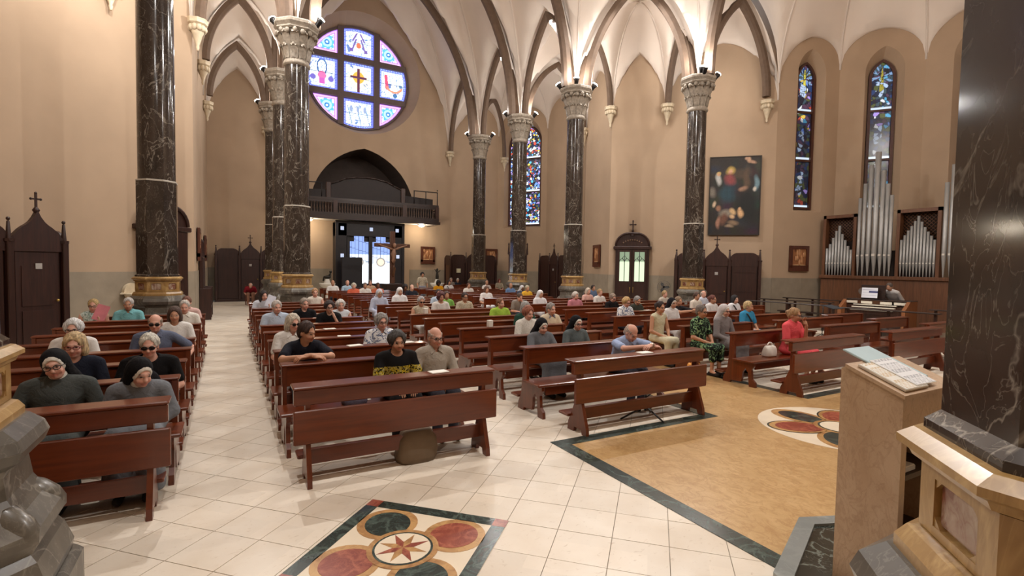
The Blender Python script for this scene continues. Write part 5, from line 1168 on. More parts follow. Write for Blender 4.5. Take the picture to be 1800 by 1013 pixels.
# ---------------------------------------------------------------- people (one continuous skin surface each; clothes and hair are children)
class Vox:
    def __init__(s, lo, hi, h):
        s.lo = np.array(lo, float); s.h = h; s.n = np.ceil((np.array(hi)-s.lo)/h).astype(int)+1
        s.d = np.full(s.n, 1.0, np.float32)
    def sub(s, lo, hi, m):
        a = np.clip(np.floor((np.minimum(lo, hi)-m-s.lo)/s.h).astype(int), 0, s.n); b = np.clip(np.ceil((np.maximum(lo, hi)+m-s.lo)/s.h).astype(int)+1, 0, s.n)
        if (b <= a).any(): return None, None
        ax = [s.lo[i]+s.h*np.arange(a[i], b[i]) for i in range(3)]
        return tuple(slice(a[i], b[i]) for i in range(3)), np.stack(np.meshgrid(*ax, indexing='ij'), -1)
    def comb(s, sl, f, k, op):
        d = s.d[sl]
        if op == 'u':
            if k <= 0: s.d[sl] = np.minimum(d, f)
            else: hh = np.clip(0.5+0.5*(d-f)/k, 0, 1); s.d[sl] = d*(1-hh)+f*hh-k*hh*(1-hh)
        elif op == 's':
            f = -f
            if k <= 0: s.d[sl] = np.maximum(d, f)
            else: hh = np.clip(0.5-0.5*(d-f)/k, 0, 1); s.d[sl] = d*(1-hh)+f*hh+k*hh*(1-hh)
    def cone(s, a, b, ra, rb, k=0.03, op='u'):
        a = np.array(a, float); b = np.array(b, float); R = max(ra, rb)
        sl, P = s.sub(a, b, R+k+2*s.h)
        if sl is None: return s
        ab = b-a; t = np.clip(((P-a)@ab)/max(ab@ab, 1e-9), 0, 1); f = np.linalg.norm(P-(a+t[..., None]*ab), axis=-1)-(ra+(rb-ra)*t)
        s.comb(sl, f, k, op); return s
    def ell(s, c, r, k=0.03, op='u', R=None):
        c = np.array(c, float); r = np.array(r, float); m = r.max()
        sl, P = s.sub(c-m, c+m, k+2*s.h)
        if sl is None: return s
        q = P-c
        if R is not None: q = q@R
        k0 = np.linalg.norm(q/r, axis=-1); k1 = np.linalg.norm(q/(r*r), axis=-1)+1e-6; f = k0*(k0-1)/k1
        s.comb(sl, f, k, op); return s
    def cutz(s, z, keep_above=True):
        zz = s.lo[2]+s.h*np.arange(s.n[2]); f = (z-zz) if keep_above else (zz-z); s.d = np.maximum(s.d, f[None, None, :]); return s
    def mesh(s):
        d = s.d; ins = d < 0
        c = ins[:-1, :-1, :-1].astype(np.int8)
        offs = [(i, j, k) for i in (0, 1) for j in (0, 1) for k in (0, 1)]
        n = np.array(d.shape)-1
        cnt = sum(ins[i:i+n[0], j:j+n[1], k:k+n[2]].astype(np.int8) for i, j, k in offs)
        act = np.argwhere((cnt > 0) & (cnt < 8))
        if len(act) == 0: return np.zeros((0, 3)), np.zeros((0, 4), int)
        cv = np.stack([d[act[:, 0]+i, act[:, 1]+j, act[:, 2]+k] for i, j, k in offs], 1); O = np.array(offs, float)
        ps = np.zeros((len(act), 3)); ct = np.zeros(len(act))
        for e0 in range(8):
            for ax in range(3):
                if offs[e0][ax] == 0:
                    e1 = e0+(4, 2, 1)[ax]; m = (cv[:, e0] < 0) != (cv[:, e1] < 0)
                    t = cv[m, e0]/(cv[m, e0]-cv[m, e1]); ps[m] += O[e0]+t[:, None]*(O[e1]-O[e0]); ct[m] += 1
        V = (act+ps/ct[:, None])*s.h+s.lo
        idx = np.full(n, -1, np.int32); idx[act[:, 0], act[:, 1], act[:, 2]] = np.arange(len(act)); F = []
        for ax in range(3):
            b, c2 = (ax+1) % 3, (ax+2) % 3
            s0 = [slice(None)]*3; s1 = [slice(None)]*3; s0[ax] = slice(0, -1); s1[ax] = slice(1, None)
            A = ins[tuple(s0)]; B = ins[tuple(s1)]; E = np.argwhere(A != B)
            E = E[(E[:, b] > 0) & (E[:, c2] > 0) & (E[:, b] < n[b]) & (E[:, c2] < n[c2])]
            if not len(E): continue
            def at(db, dc): q = E.copy(); q[:, b] += db; q[:, c2] += dc; return idx[q[:, 0], q[:, 1], q[:, 2]]
            Q = np.stack([at(-1, -1), at(0, -1), at(0, 0), at(-1, 0)], 1)
            fl = ~A[E[:, 0], E[:, 1], E[:, 2]]; Q[fl] = Q[fl][:, ::-1]; F.append(Q)
        F = np.concatenate(F); F = F[(F >= 0).all(1)]
        return V, F
def rot3(rx=0, ry=0, rz=0): return np.array(Matrix.Rotation(rz, 3, 'Z') @ Matrix.Rotation(ry, 3, 'Y') @ Matrix.Rotation(rx, 3, 'X'))
_hand = None
def hand_mesh():
    """relaxed curled hand: wrist at origin, fingers along +x, palm down (-z), thumb on +y"""
    global _hand
    if _hand is None:
        v = Vox((-0.03, -0.06, -0.075), (0.20, 0.075, 0.03), 0.0042)
        v.cone((-0.02, 0, 0), (0.03, 0, 0), 0.024, 0.026, 0.015).ell((0.055, 0, -0.004), (0.045, 0.038, 0.017), 0.015)
        for y, L, r in ((0.029, 0.070, 0.0088), (0.010, 0.078, 0.0090), (-0.010, 0.073, 0.0086), (-0.028, 0.058, 0.0078)):
            a = np.array((0.088, y, -0.002)); b = a+(L*0.45, y*0.12, -0.010); c = b+(L*0.32, 0, -0.022); e = c+(L*0.18, 0, -0.024)
            v.cone(a, b, r*1.08, r, 0.006).cone(b, c, r, r*0.92, 0.004).cone(c, e, r*0.92, r*0.8, 0.004)
        v.cone((0.03, 0.028, -0.006), (0.060, 0.052, -0.016), 0.0125, 0.0105, 0.012).cone((0.060, 0.052, -0.016), (0.092, 0.050, -0.030), 0.0105, 0.0085, 0.005)
        _hand = v.mesh()
    return _hand
SKIN = tinted('skin', 0.55, 0, 0.35)
def hairmat(c): return plain('hair_%d_%d_%d' % c, c, 0.6, var=0.55, scale=70, bump=0.5, obj=True, stretch=(1, 1, 0.25))
def cloth(c, pat=None):
    nm = 'cloth_%d_%d_%d_%s' % (c[0], c[1], c[2], pat or '')
    if nm in MATS: return MATS[nm]
    t = NT(nm); v = t.pos(obj=True); L = lin(c)
    if pat is None:
        n = t.noise(v, 9, 4, 0.6); t.base(t.ramp(n, [(0.3, tuple(x*0.86 for x in L[:3])+(1,)), (0.7, L)]))
        t.bump(t.noise(v, 14, 3, 1.5), 0.35, 0.03)
    else:
        pal, sc = {'blueflower': ([(236, 238, 240), (236, 238, 240), (70, 84, 120), (150, 164, 190)], 16), 'yellowband': ([(24, 22, 22), (214, 190, 40), (120, 120, 110), (230, 214, 90)], 22),
                   'foliage': ([(26, 34, 30), (26, 34, 30), (110, 150, 112), (150, 180, 130)], 14), 'leaf': ([(206, 224, 222), (206, 224, 222), (110, 140, 130), (180, 210, 205)], 22),
                   'beigeprint': ([(196, 184, 160), (150, 138, 112), (214, 206, 190), (120, 108, 90)], 26), 'lace': ([(222, 220, 212), (222, 220, 212), (190, 188, 182), (232, 230, 224)], 40), 'stripe': ([(210, 186, 190), (210, 186, 190), (190, 150, 156), (224, 206, 208)], 40)}[pat]
        n = t.noise(v, sc, 3, 1.6); r = t.node('ShaderNodeValToRGB'); r.color_ramp.interpolation = 'CONSTANT'; e = r.color_ramp.elements
        while len(e) < 4: e.new(0.5)
        for i, p in enumerate((0.0, 0.46, 0.54, 0.62)): e[i].position = p; e[i].color = lin(pal[i])
        t.link(n, r.inputs['Fac']); col = r.outputs['Color']
        if pat == 'yellowband':
            g = t.node('ShaderNodeSeparateXYZ'); t.link(t.node('ShaderNodeTexCoord').outputs['Object'], g.inputs[0])
            k = t.ramp(g.outputs['Z'], [(0.0, (1, 1, 1, 1)), (0.84, (0, 0, 0, 1))]); k.node.color_ramp.interpolation = 'CONSTANT'; col = t.mix(k, lin((22, 20, 21)), col)
        t.base(col)
    MATS[nm] = t.set(0.85, 0, 0.2); return MATS[nm]
def fast_obj(name, VF, mat, parent, tint=None, smooth=True):
    V, F = VF
    if len(F) == 0: return None
    o = bpy.data.objects.new(name, fast_mesh(name, V, F, mat, smooth, tint)); link(o, parent); return o
TONES = {'fair': (214, 170, 148), 'pink': (216, 166, 146), 'tan': (192, 144, 116), 'brown': (120, 80, 58), 'dark': (84, 56, 44), 'pale': (222, 180, 156)}
NP = [0]
def person(X, Y, zh, label, top=(200, 200, 200), pat=None, sleeve='short', bottom=(60, 60, 70), skirt=False, hair='short', hc=(120, 110, 100), tone='fair', pose='lap', yaw=0.0, pitch=0.0, roll=0.0,
           turn=0.0, lean=0.05, fat=1.0, glasses=None, nun=None, lod=1, neck='round', collar=None, stand=False, extra=None, floor=0.0, group='seated worshippers'):
    """X,Y = hip position, zh = height of the middle of the head, turn = heading about z (0 faces -y)"""
    h = (0.0115, 0.017, 0.024)[lod]
    th = thing('person', label, 'person', (X, Y, floor), turn, group)
    hip0 = 0.53 if not stand else 0.93
    s = (zh-floor-hip0)/(0.635*max(0.6, math.cos(lean)))                                       # stretch of the trunk
    cl, sl_ = math.cos(lean), math.sin(lean)
    def T(p):                                                       # trunk space -> person space (lean forwards about the hips)
        x, y, z = p; z *= s if z > 0 else 1; return np.array((x, y*cl-z*sl_, hip0+y*sl_+z*cl)) if z > 0 else np.array((x, y, hip0+z))
    Rl = rot3(rx=lean)
    nb = np.array((0, -0.01, 0.545)); NB = T(nb)
    Rh = rot3(rz=yaw) @ rot3(rx=pitch+lean*0.4) @ rot3(ry=roll)
    HB = NB
    def Hd(p): return HB+Rh@(np.array(p)-np.array((0, -0.01, 1.075)))   # head space (mid head about z=1.165)
    lo = (-0.46, -0.92, -0.02); hi = (0.46, 0.30, zh-floor+0.22)
    sk = Vox(lo, hi, h); f = fat
    # --- arms by pose
    S = [T((sx*0.185*min(f, 1.12), 0.0, 0.43)) for sx in (-1, 1)]
    E, W, HD = [None]*2, [None]*2, [None]*2
    for i, sx in enumerate((-1, 1)):
        if pose == 'lap': e = (sx*0.245*f, -0.07, 0.17); w_ = (sx*0.075, -0.27, 0.10); hd = (-sx*0.8, -0.55, -0.15)
        elif pose == 'cross': e = (sx*0.25*f, -0.09, 0.19); w_ = (-sx*0.06, -0.23-0.03*i, 0.19+0.03*i); hd = (-sx, -0.1, 0)
        elif pose == 'rail': e = (sx*0.26, -0.26, 0.20); w_ = (-sx*0.03, -0.40-0.03*i, 0.20+0.02*i); hd = (-sx, -0.25, -0.05)
        elif pose == 'chin':
            if sx < 0: e = (sx*0.235, -0.10, 0.17); w_ = (0.06, -0.25, 0.16); hd = (1, -0.2, 0)
            else: e = (0.21, -0.17, 0.19); w_ = (0.075, -0.175, 0.455); hd = (-0.35, 0.25, 0.9)
        elif pose == 'akimbo':
            if sx < 0: e = (-0.27, 0.0, 0.17); w_ = (-0.16, -0.26, 0.09); hd = (0.7, -0.6, -0.1)
            else: e = (0.44, 0.05, 0.24); w_ = (0.36, -0.16, 0.10); hd = (-0.2, -0.8, -0.5)
        elif pose == 'fan':
            if sx < 0: e = (-0.25, -0.07, 0.17); w_ = (-0.08, -0.27, 0.10); hd = (0.8, -0.55, -0.15)
            else: e = (0.23, -0.14, 0.19); w_ = (0.13, -0.26, 0.32); hd = (-0.1, -0.3, 0.9)
        elif pose == 'down': e = (sx*0.26, -0.02, 0.14); w_ = (sx*0.24, -0.14, -0.08); hd = (0, -0.5, -0.85)
        else: e = (sx*0.25, -0.12, 0.17); w_ = (sx*0.11, -0.36, 0.13); hd = (-sx*0.3, -1, -0.1)      # book
        if f > 1.1: w_ = (w_[0], w_[1]-0.05, w_[2]+0.02)
        E[i], W[i] = T(e), T(w_)
        if pose == 'rail': E[i], W[i] = np.array((sx*0.28, -0.45, 0.90)), np.array((-sx*0.02, -0.70-0.03*i, 0.955+0.02*i))
        HD[i] = np.array(hd)/np.linalg.norm(hd)
    if stand: K = [np.array((sx*0.085, -0.02, 0.50)) for sx in (-1, 1)]; AN = [np.array((sx*0.085, 0.0, 0.09)) for sx in (-1, 1)]; HP = [np.array((sx*0.085, 0, hip0-0.02)) for sx in (-1, 1)]
    else: K = [np.array((sx*0.10, -0.44, 0.535)) for sx in (-1, 1)]; AN = [np.array((sx*0.10, -0.42, 0.09)) for sx in (-1, 1)]; HP = [np.array((sx*0.085, -0.01, 0.545)) for sx in (-1, 1)]
    # --- trunk (thin under the clothes)
    def trunk(v, g, k=0.06):
        v.ell(T((0, 0, 0.03)), (0.165*f+g, 0.115*f+g, 0.105+g), k); v.ell(T((0, -0.005-0.03*(f-1), 0.16)), (0.145*f+g, 0.105*f+g, 0.15+g), k, R=Rl)
        v.ell(T((0, 0.0, 0.33)), (0.158*min(f, 1.15)+g, 0.105*min(f, 1.2)+g, 0.16*s+g), k, R=Rl); v.cone(T((-0.13*min(f, 1.1), 0.005, 0.445)), T((0.13*min(f, 1.1), 0.005, 0.445)), 0.055+g, 0.055+g, k)
        v.cone(T((0, 0.012, 0.45)), T((0, 0.0, 0.50)), 0.07+g, 0.052+g, k)
    trunk(sk, -0.012)
    sk.cone(T((0, 0.012, 0.47)), Hd((0, 0.0, 1.13)), 0.052, 0.05, 0.03)
    sk.ell(Hd((0, -0.018, 1.185)), (0.074, 0.093, 0.094), 0.03, R=Rh).ell(Hd((0, -0.055, 1.115)), (0.060, 0.062, 0.082), 0.035, R=Rh)
    if lod < 2:
        sk.ell(Hd((0, -0.100, 1.062)), (0.024, 0.02, 0.018), 0.02, R=Rh)                              # chin
        for sx in (-1, 1):
            sk.ell(Hd((sx*0.034, -0.122, 1.150)), (0.020, 0.018, 0.013), 0.012, 's', R=Rh)            # eye sockets
            sk.ell(Hd((sx*0.035, -0.100, 1.108)), (0.024, 0.020, 0.022), 0.02, R=Rh)                   # cheeks
            sk.ell(Hd((sx*0.076, -0.012, 1.135)), (0.011, 0.020, 0.030), 0.008, R=Rh)                  # ears
            sk.ell(Hd((sx*0.034, -0.103, 1.149)), (0.0125, 0.0125, 0.0105), 0.003, R=Rh)               # eyeballs
        sk.ell(Hd((0, -0.116, 1.166)), (0.045, 0.012, 0.012), 0.02, R=Rh)                              # brow ridge
        sk.cone(Hd((0, -0.112, 1.150)), Hd((0, -0.134, 1.112)), 0.009, 0.0135, 0.012).ell(Hd((0, -0.122, 1.106)), (0.019, 0.012, 0.010), 0.008, R=Rh)
        sk.ell(Hd((0, -0.113, 1.084)), (0.024, 0.011, 0.0075), 0.006, R=Rh).ell(Hd((0, -0.112, 1.073)), (0.020, 0.011, 0.007), 0.006, R=Rh)
    else: sk.ell(Hd((0, -0.120, 1.115)), (0.014, 0.02, 0.022), 0.015, R=Rh)
    for i in range(2):
        sk.cone(S[i], E[i], 0.046, 0.040, 0.03).cone(E[i], W[i], 0.040, 0.026, 0.02)
        if lod > 0: sk.ell(W[i]+HD[i]*0.06, (0.03, 0.03, 0.03), 0.02).cone(W[i], W[i]+HD[i]*0.13, 0.028, 0.016, 0.015)
        sk.cone(HP[i], K[i], 0.075, 0.052, 0.04).cone(K[i], AN[i], 0.050, 0.034, 0.03).cone(AN[i], AN[i]+np.array((0, -0.13, -0.055)), 0.036, 0.03, 0.02)
    V, F = sk.mesh()
    if lod == 0:
        hv, hf = hand_mesh()
        for i, sx in enumerate((-1, 1)):
            x_ = HD[i]; up = np.array((0, -0.25, 1.0)) if pose != 'chin' or i == 0 else np.array((0.2, 1, 0.1)); y_ = np.cross(up, x_); y_ /= np.linalg.norm(y_); z_ = np.cross(x_, y_)
            q = hv.copy(); fcs = hf
            if (y_ @ np.array((-sx, -0.2, 0.3))) < 0: q[:, 1] *= -1; fcs = hf[:, ::-1]
            F = np.concatenate([F, fcs+len(V)]); V = np.concatenate([V, W[i]+q@np.stack([x_, y_, z_])])
    # --- skin colours: own colours of lips, brows and eyes
    t0 = np.array(lin(TONES[tone])[:3]); C = np.tile(t0, (len(V), 1))
    L = (V-HB)@Rh+np.array((0, -0.01, 1.075)); face = L[:, 1] < -0.06
    C[L[:, 2] > 1.03] *= 0.98
    if lod < 2:
        def mk(cx, cz, rx, rz_): return face & (((L[:, 0]-cx)/rx)**2+((L[:, 2]-cz)/rz_)**2 < 1)
        C[mk(0, 1.079, 0.027, 0.013)] = t0*np.array((0.80, 0.52, 0.52))
        br = np.array(lin(tuple(int(v*0.7) for v in hc))[:3])
        for sx in (-1, 1):
            C[mk(sx*0.036, 1.100, 0.024, 0.020)] = t0*np.array((1.0, 0.84, 0.82))
            C[mk(sx*0.034, 1.150, 0.019, 0.0095)] = np.array((0.42, 0.36, 0.33)); C[mk(sx*0.034, 1.150, 0.0085, 0.0105)] = np.array((0.02, 0.015, 0.012))
            C[mk(sx*0.036, 1.172, 0.022, 0.0065)] = br*0.6+t0*0.2
    body = fast_obj('body', (V, F), SKIN, th, C)
    # --- clothes
    g = 0.014
    cv = Vox(lo, hi, h*1.08); trunk(cv, g*0.9)
    for i in range(2):
        e_ = {'none': None, 'short': 0.72, 'long': 1.0}[sleeve]
        if e_ is None: cv.cone(S[i]*0.9+S[1-i]*0.1, S[i], 0.048, 0.044, 0.03); continue
        cv.cone(S[i], S[i]+(E[i]-S[i])*e_, 0.046+g, 0.050+g, 0.035)
        if sleeve == 'long': cv.cone(E[i], E[i]+(W[i]-E[i])*0.93, 0.046+g, 0.034+g, 0.03)
    nk = {'round': (0.062, 0.07, 0.05), 'scoop': (0.085, 0.10, 0.085), 'v': (0.060, 0.10, 0.085), 'high': (0.056, 0.058, 0.03)}[neck]
    cv.ell(T((0, -0.045, 0.535)), nk, 0.012, 's')
    if nun:
        for i in range(2): cv.cone(HP[i], K[i], 0.105, 0.10, 0.07).cone(K[i], (K[i][0]*1.1, K[i][1]-0.02, 0.12), 0.10, 0.12, 0.07)
        cv.cone(HP[0]*0.5+HP[1]*0.5, K[0]*0.5+K[1]*0.5, 0.09, 0.09, 0.06).cone(K[0]*0.5+K[1]*0.5, (0, K[0][1], 0.12), 0.08, 0.09, 0.06)
        cv.cutz(0.06)
    fast_obj('habit' if nun else ('dress' if skirt == 'dress' else 'top'), cv.mesh(), cloth(top, pat), th)
    if not nun:
        bv = Vox(lo, (hi[0], hi[1], hip0+0.16), h*1.1)
        bv.ell(T((0, 0, 0.02)), (0.172*f+g, 0.122*f+g, 0.10), 0.05)
        for i in range(2):
            bv.cone(HP[i], K[i], 0.080+g, 0.060+g, 0.05)
            if not skirt: bv.cone(K[i], AN[i], 0.058+g, 0.046+g, 0.035)
            elif stand: bv.cone(HP[i], K[i]+np.array((0, 0, -0.15)), 0.1, 0.12, 0.08)
            else: bv.cone(K[i], K[i]+np.array((0, 0.0, -0.20)), 0.075, 0.075, 0.05)
        if skirt: bv.cone((HP[0]+HP[1])/2, (K[0]+K[1])/2, 0.085, 0.08, 0.05)
        fast_obj('skirt' if skirt else 'trousers', bv.mesh(), cloth(bottom if skirt != 'dress' else top, pat if skirt == 'dress' else None), th)
    if lod < 2:
        sv = Vox((-0.25, -0.75, -0.02), (0.25, 0.1, 0.14), h)
        for i in range(2): a = np.array((AN[i][0], AN[i][1], 0.045)); sv.cone(a+(0, 0.04, 0), a+(0, -0.17, -0.005), 0.042, 0.036, 0.02)
        sv.cutz(0.004); fast_obj('shoes', sv.mesh(), cloth((44, 38, 36)), th)
    # --- hair or veil
    hv = Vox(HB-0.36, HB+0.36, h*0.9)
    if nun:
        hv.ell(Hd((0, -0.006, 1.188)), (0.098, 0.114, 0.114), 0.02, R=Rh).ell(Hd((0, 0.035, 1.10)), (0.10, 0.085, 0.14), 0.04, R=Rh)
        hv.ell(T((0, 0.075, 0.42)), (0.165, 0.075, 0.17), 0.06)
        hv.ell(Hd((0, -0.155, 1.125)), (0.080, 0.115, 0.118), 0.01, 's', R=Rh)
        hv.ell(Hd((0, -0.05, 1.03)), (0.075, 0.09, 0.09), 0.01, 's', R=Rh)
        fast_obj('veil', hv.mesh(), cloth(nun), th)
        bv = Vox(HB-0.26, HB+0.3, h*0.7)
        bv.ell(Hd((0, -0.012, 1.180)), (0.092, 0.110, 0.112), 0.01, R=Rh).ell(Hd((0, -0.150, 1.105)), (0.072, 0.105, 0.108), 0.008, 's', R=Rh).ell(Hd((0, 0.06, 1.16)), (0.12, 0.10, 0.16), 0.008, 's', R=Rh)
        bv.ell(Hd((0, -0.03, 1.00)), (0.14, 0.14, 0.09), 0.004, 's', R=Rh)
        fast_obj('headband', bv.mesh(), cloth((232, 228, 218)), th)
        cl_ = Vox(HB-0.2, HB+0.12, h*0.8); cl_.cone(T((0, 0.0, 0.485)), T((0, -0.012, 0.545)), 0.074, 0.064, 0.0); cl_.ell(T((0, -0.03, 0.60)), (0.05, 0.055, 0.05), 0.006, 's')
        fast_obj('collar', cl_.mesh(), cloth((226, 222, 212)), th)
    elif hair != 'none':
        gr = {'short': 0.014, 'bob': 0.018, 'long': 0.018, 'rim': 0.008, 'curly': 0.034, 'puff': 0.021, 'bun': 0.014}[hair]
        hv.ell(Hd((0, -0.010, 1.188)), (0.075+gr, 0.092+gr, 0.094+gr), 0.02, R=Rh)
        if hair in ('short', 'rim', 'bun'): hv.ell(Hd((0, 0.045, 1.13)), (0.068, 0.050, 0.07), 0.03, R=Rh)
        if hair in ('bob', 'long', 'puff', 'curly'):
            q = {'bob': 1.105, 'long': 1.08, 'puff': 1.185, 'curly': 1.15}[hair]; qz = 0.085 if hair in ('bob', 'long') else 0.055
            for sx in (-1, 1): hv.ell(Hd((sx*0.070, 0.005, q)), (0.030+gr*0.4, 0.060, qz), 0.03, R=Rh)
            hv.ell(Hd((0, 0.055, q-0.03)), (0.080, 0.050, qz+0.02), 0.03, R=Rh)
        if hair == 'long': hv.ell(T((0, 0.085, 0.44)), (0.085, 0.04, 0.15), 0.05); [hv.ell(Hd((sx*0.08, -0.015, 1.02)), (0.026, 0.04, 0.11), 0.03, R=Rh) for sx in (-1, 1)]
        if hair == 'bun': hv.ell(Hd((0, 0.10, 1.19)), (0.045, 0.04, 0.045), 0.02, R=Rh)
        if hair == 'curly':
            r_ = np.random.default_rng(NP[0])
            for _ in range(26):
                a, b = r_.uniform(0, 2*PI), r_.uniform(0.0, 1.5); hv.ell(Hd((0.10*math.cos(a)*math.sin(b), 0.0+0.115*math.sin(a)*math.sin(b), 1.19+0.118*math.cos(b))), (0.028,)*3, 0.008)
        fy = {'short': -0.148, 'rim': -0.13, 'bob': -0.155, 'long': -0.155, 'curly': -0.165, 'puff': -0.155, 'bun': -0.145}[hair]
        hv.ell(Hd((0, fy, 1.118)), (0.076, 0.104, 0.124 if hair != 'bob' else 0.118), 0.012, 's', R=Rh)
        hv.ell(Hd((0, fy-0.03, 1.16)), (0.062, 0.10, 0.085), 0.012, 's', R=Rh)
        hv.ell(Hd((0, -0.03, 1.02)), (0.066, 0.075, 0.075), 0.01, 's', R=Rh)
        if hair in ('short', 'rim', 'bun'):
            for sx in (-1, 1): hv.ell(Hd((sx*0.085, -0.030, 1.105)), (0.03, 0.045, 0.065), 0.01, 's', R=Rh)
        if hair == 'rim': hv.ell(Hd((0, -0.035, 1.275)), (0.088, 0.105, 0.095), 0.015, 's', R=Rh)
        HV, HF = hv.mesh(); q = (HV-HB)@Rh; az = np.arctan2(q[:, 0], q[:, 1]); rr_ = NP[0]*1.7
        amp = 0.008 if lod == 0 else 0.005
        d_ = amp*(np.sin(az*17+q[:, 2]*38+rr_)+0.7*np.sin(az*29-q[:, 2]*61+rr_*2)+0.6*np.sin(q[:, 1]*90+q[:, 0]*70))*0.6
        nrm = q-np.array((0, 0.0, 0.10)); nrm /= np.linalg.norm(nrm, axis=1)[:, None]+1e-9
        fast_obj('hair', (HV+(nrm*d_[:, None])@Rh.T, HF), hairmat(hc), th)
    # --- small worn things
    if collar is not None:
        mb = MB()
        for sx in (-1, 1):
            P = [T((sx*0.015, -0.092, 0.475)), T((sx*0.075, -0.105, 0.435)), T((sx*0.082, -0.04, 0.51)), T((sx*0.058, -0.045, 0.53))]
            A = np.array(P); n_ = np.cross(A[1]-A[0], A[2]-A[0]); n_ /= np.linalg.norm(n_); B = A+n_*0.008; mb.add([tuple(p) for p in np.concatenate([A, B])], [(0, 1, 2, 3), (7, 6, 5, 4), (0, 4, 5, 1), (1, 5, 6, 2), (2, 6, 7, 3), (3, 7, 4, 0)])
        mb.build('collar', cloth(collar), th)
    if glasses and lod < 2:
        gl = bpy.data.objects.new('glasses', None)
        mb = MB(); fm = BLACKISH if glasses != 'red' else plain('frame_red', (120, 30, 34), 0.4)
        for sx in (-1, 1):
            c_ = [(sx*0.034+0.026*math.cos(t), -0.131, 1.147+0.019*math.sin(t)) for t in np.linspace(0, 2*PI, 13)]; mb.tube([Hd(p) for p in c_], 0.0032 if glasses != 'sun' else 0.0042, 5)
            mb.tube([Hd((sx*0.060, -0.128, 1.152)), Hd((sx*0.080, -0.06, 1.154)), Hd((sx*0.083, 0.0, 1.145))], 0.0028, 5)
        mb.tube([Hd((-0.010, -0.134, 1.150)), Hd((0.010, -0.134, 1.150))], 0.003, 5); gl = mb.build('glasses', fm, th)
        if glasses == 'sun':
            for sx in (-1, 1):
                P = [tuple(Hd((sx*0.034+0.026*math.cos(t), -0.133, 1.147+0.019*math.sin(t)))) for t in np.linspace(0, 2*PI, 13)[:-1]]+[tuple(Hd((sx*0.034, -0.138, 1.147)))]
                MB().add(P, [(i, (i+1) % 12, 12) for i in range(12)]).build('lens', plain('dark_lens', (26, 20, 20), 0.1), gl)
    if extra: extra(th, T, Hd, W, HD)
    NP[0] += 1
    return th
def pin(th, T, Hd, W, HD):
    p = T((0.09, -0.125, 0.34)); MB().sphere(tuple(p), (0.014, 0.008, 0.018)).build('pin', plain('silver', (210, 206, 196), 0.3, 0.8), th)
def pendant(th, T, Hd, W, HD):
    mb = MB(); p = T((0, -0.155, 0.13)); mb.box(p[0]-0.006, p[0]+0.006, p[1]-0.008, p[1], p[2]-0.045, p[2]+0.03).box(p[0]-0.02, p[0]+0.02, p[1]-0.008, p[1], p[2]+0.0, p[2]+0.012); mb.build('cross_pendant', plain('silver', (210, 206, 196), 0.3, 0.8), th)
def watch(th, T, Hd, W, HD):
    MB().tube([tuple(W[1]-HD[1]*0.02), tuple(W[1]+HD[1]*0.015)], 0.036, 10).build('watch', plain('silver', (210, 206, 196), 0.3, 0.8), th)
def strap(th, T, Hd, W, HD):
    MB().tube([tuple(T((-0.13, 0.03, 0.48))), tuple(T((-0.10, -0.10, 0.44))), tuple(T((0.0, -0.142, 0.28))), tuple(T((0.12, -0.11, 0.10)))], 0.018, 6).build('bag_strap', BLACKISH, th)
def held(col, label):
    def f(th, T, Hd, W, HD):
        p = W[1]+HD[1]*0.1; M_ = Matrix.Translation(Vector(p)) @ Matrix.Rotation(0.35, 4, 'Y') @ Matrix.Rotation(-0.2, 4, 'X')
        o = MB().box(-0.10, 0.10, -0.004, 0.004, -0.05, 0.26, M_).build('held_paper', plain('paper_%d' % col[0], col, 0.7), None, tuple(th.location), th.rotation_euler[2]); tag(o, label, 'paper')
    return f
# ---------------------------------------------------------------- the congregation
person(-1.29, 5.78, 1.143, 'nun in dark grey habit and black veil smiling, front left', lean=0.05, top=(74,78,76),nun=(20,19,22),sleeve='long',fat=1.2,roll=-.18,tone='pink',glasses='clear',lod=0,neck='high',extra=pendant)
person(-0.71, 5.78, 1.031, 'older nun in light grey habit and black veil turning her head, front left', lean=0.3, top=(118,122,128),nun=(20,19,22),sleeve='long',yaw=.55,pitch=.1,tone='pink',lod=0,neck='high',extra=pin)
person(-1.37, 6.75, 1.177, 'blonde woman with red glasses and navy top behind the left nun', lean=0.05, top=(26,30,44),sleeve='long',hair='bob',hc=(196,170,128),glasses='red',tone='pink',lod=0,neck='v')
person(-0.74, 6.75, 1.138, 'white-haired person in black t-shirt and sunglasses', lean=0.12, top=(18,17,19),hair='short',hc=(214,208,196),glasses='sun',tone='pink',lod=0,fat=1.12,neck='scoop')
person(-1.78, 8.70, 1.134, 'white-haired woman in white cardigan behind the blonde woman', lean=0.05, top=(226,222,216),sleeve='long',hair='puff',hc=(222,220,214),glasses='clear',tone='pink',lod=0)
person(-0.89, 8.70, 1.182, 'bald man in sunglasses and grey-blue shirt with elbow out', lean=0.05, top=(98,106,128),hair='rim',hc=(150,130,112),glasses='sun',tone='pink',lod=0,fat=1.15,pose='akimbo',collar=(98,106,128),neck='v',extra=watch)
person(-0.74, 9.75, 1.203, 'woman with brown bob and white blouse at the left aisle', lean=0.05, top=(228,226,222),hair='bob',hc=(76,54,44),tone='tan',lod=1,neck='v')
person(-0.73, 11.75, 1.167, 'grey-haired man in cream shirt behind the brown bob', lean=0.05, top=(226,222,212),hair='short',hc=(196,190,182),tone='pink',lod=1,collar=(226,222,212))
person(-0.75, 12.70, 1.190, 'ruddy man in pink shirt in the last left-hand row', lean=0.05, top=(216,180,172),hair='short',hc=(120,80,64),tone='pink',lod=1)
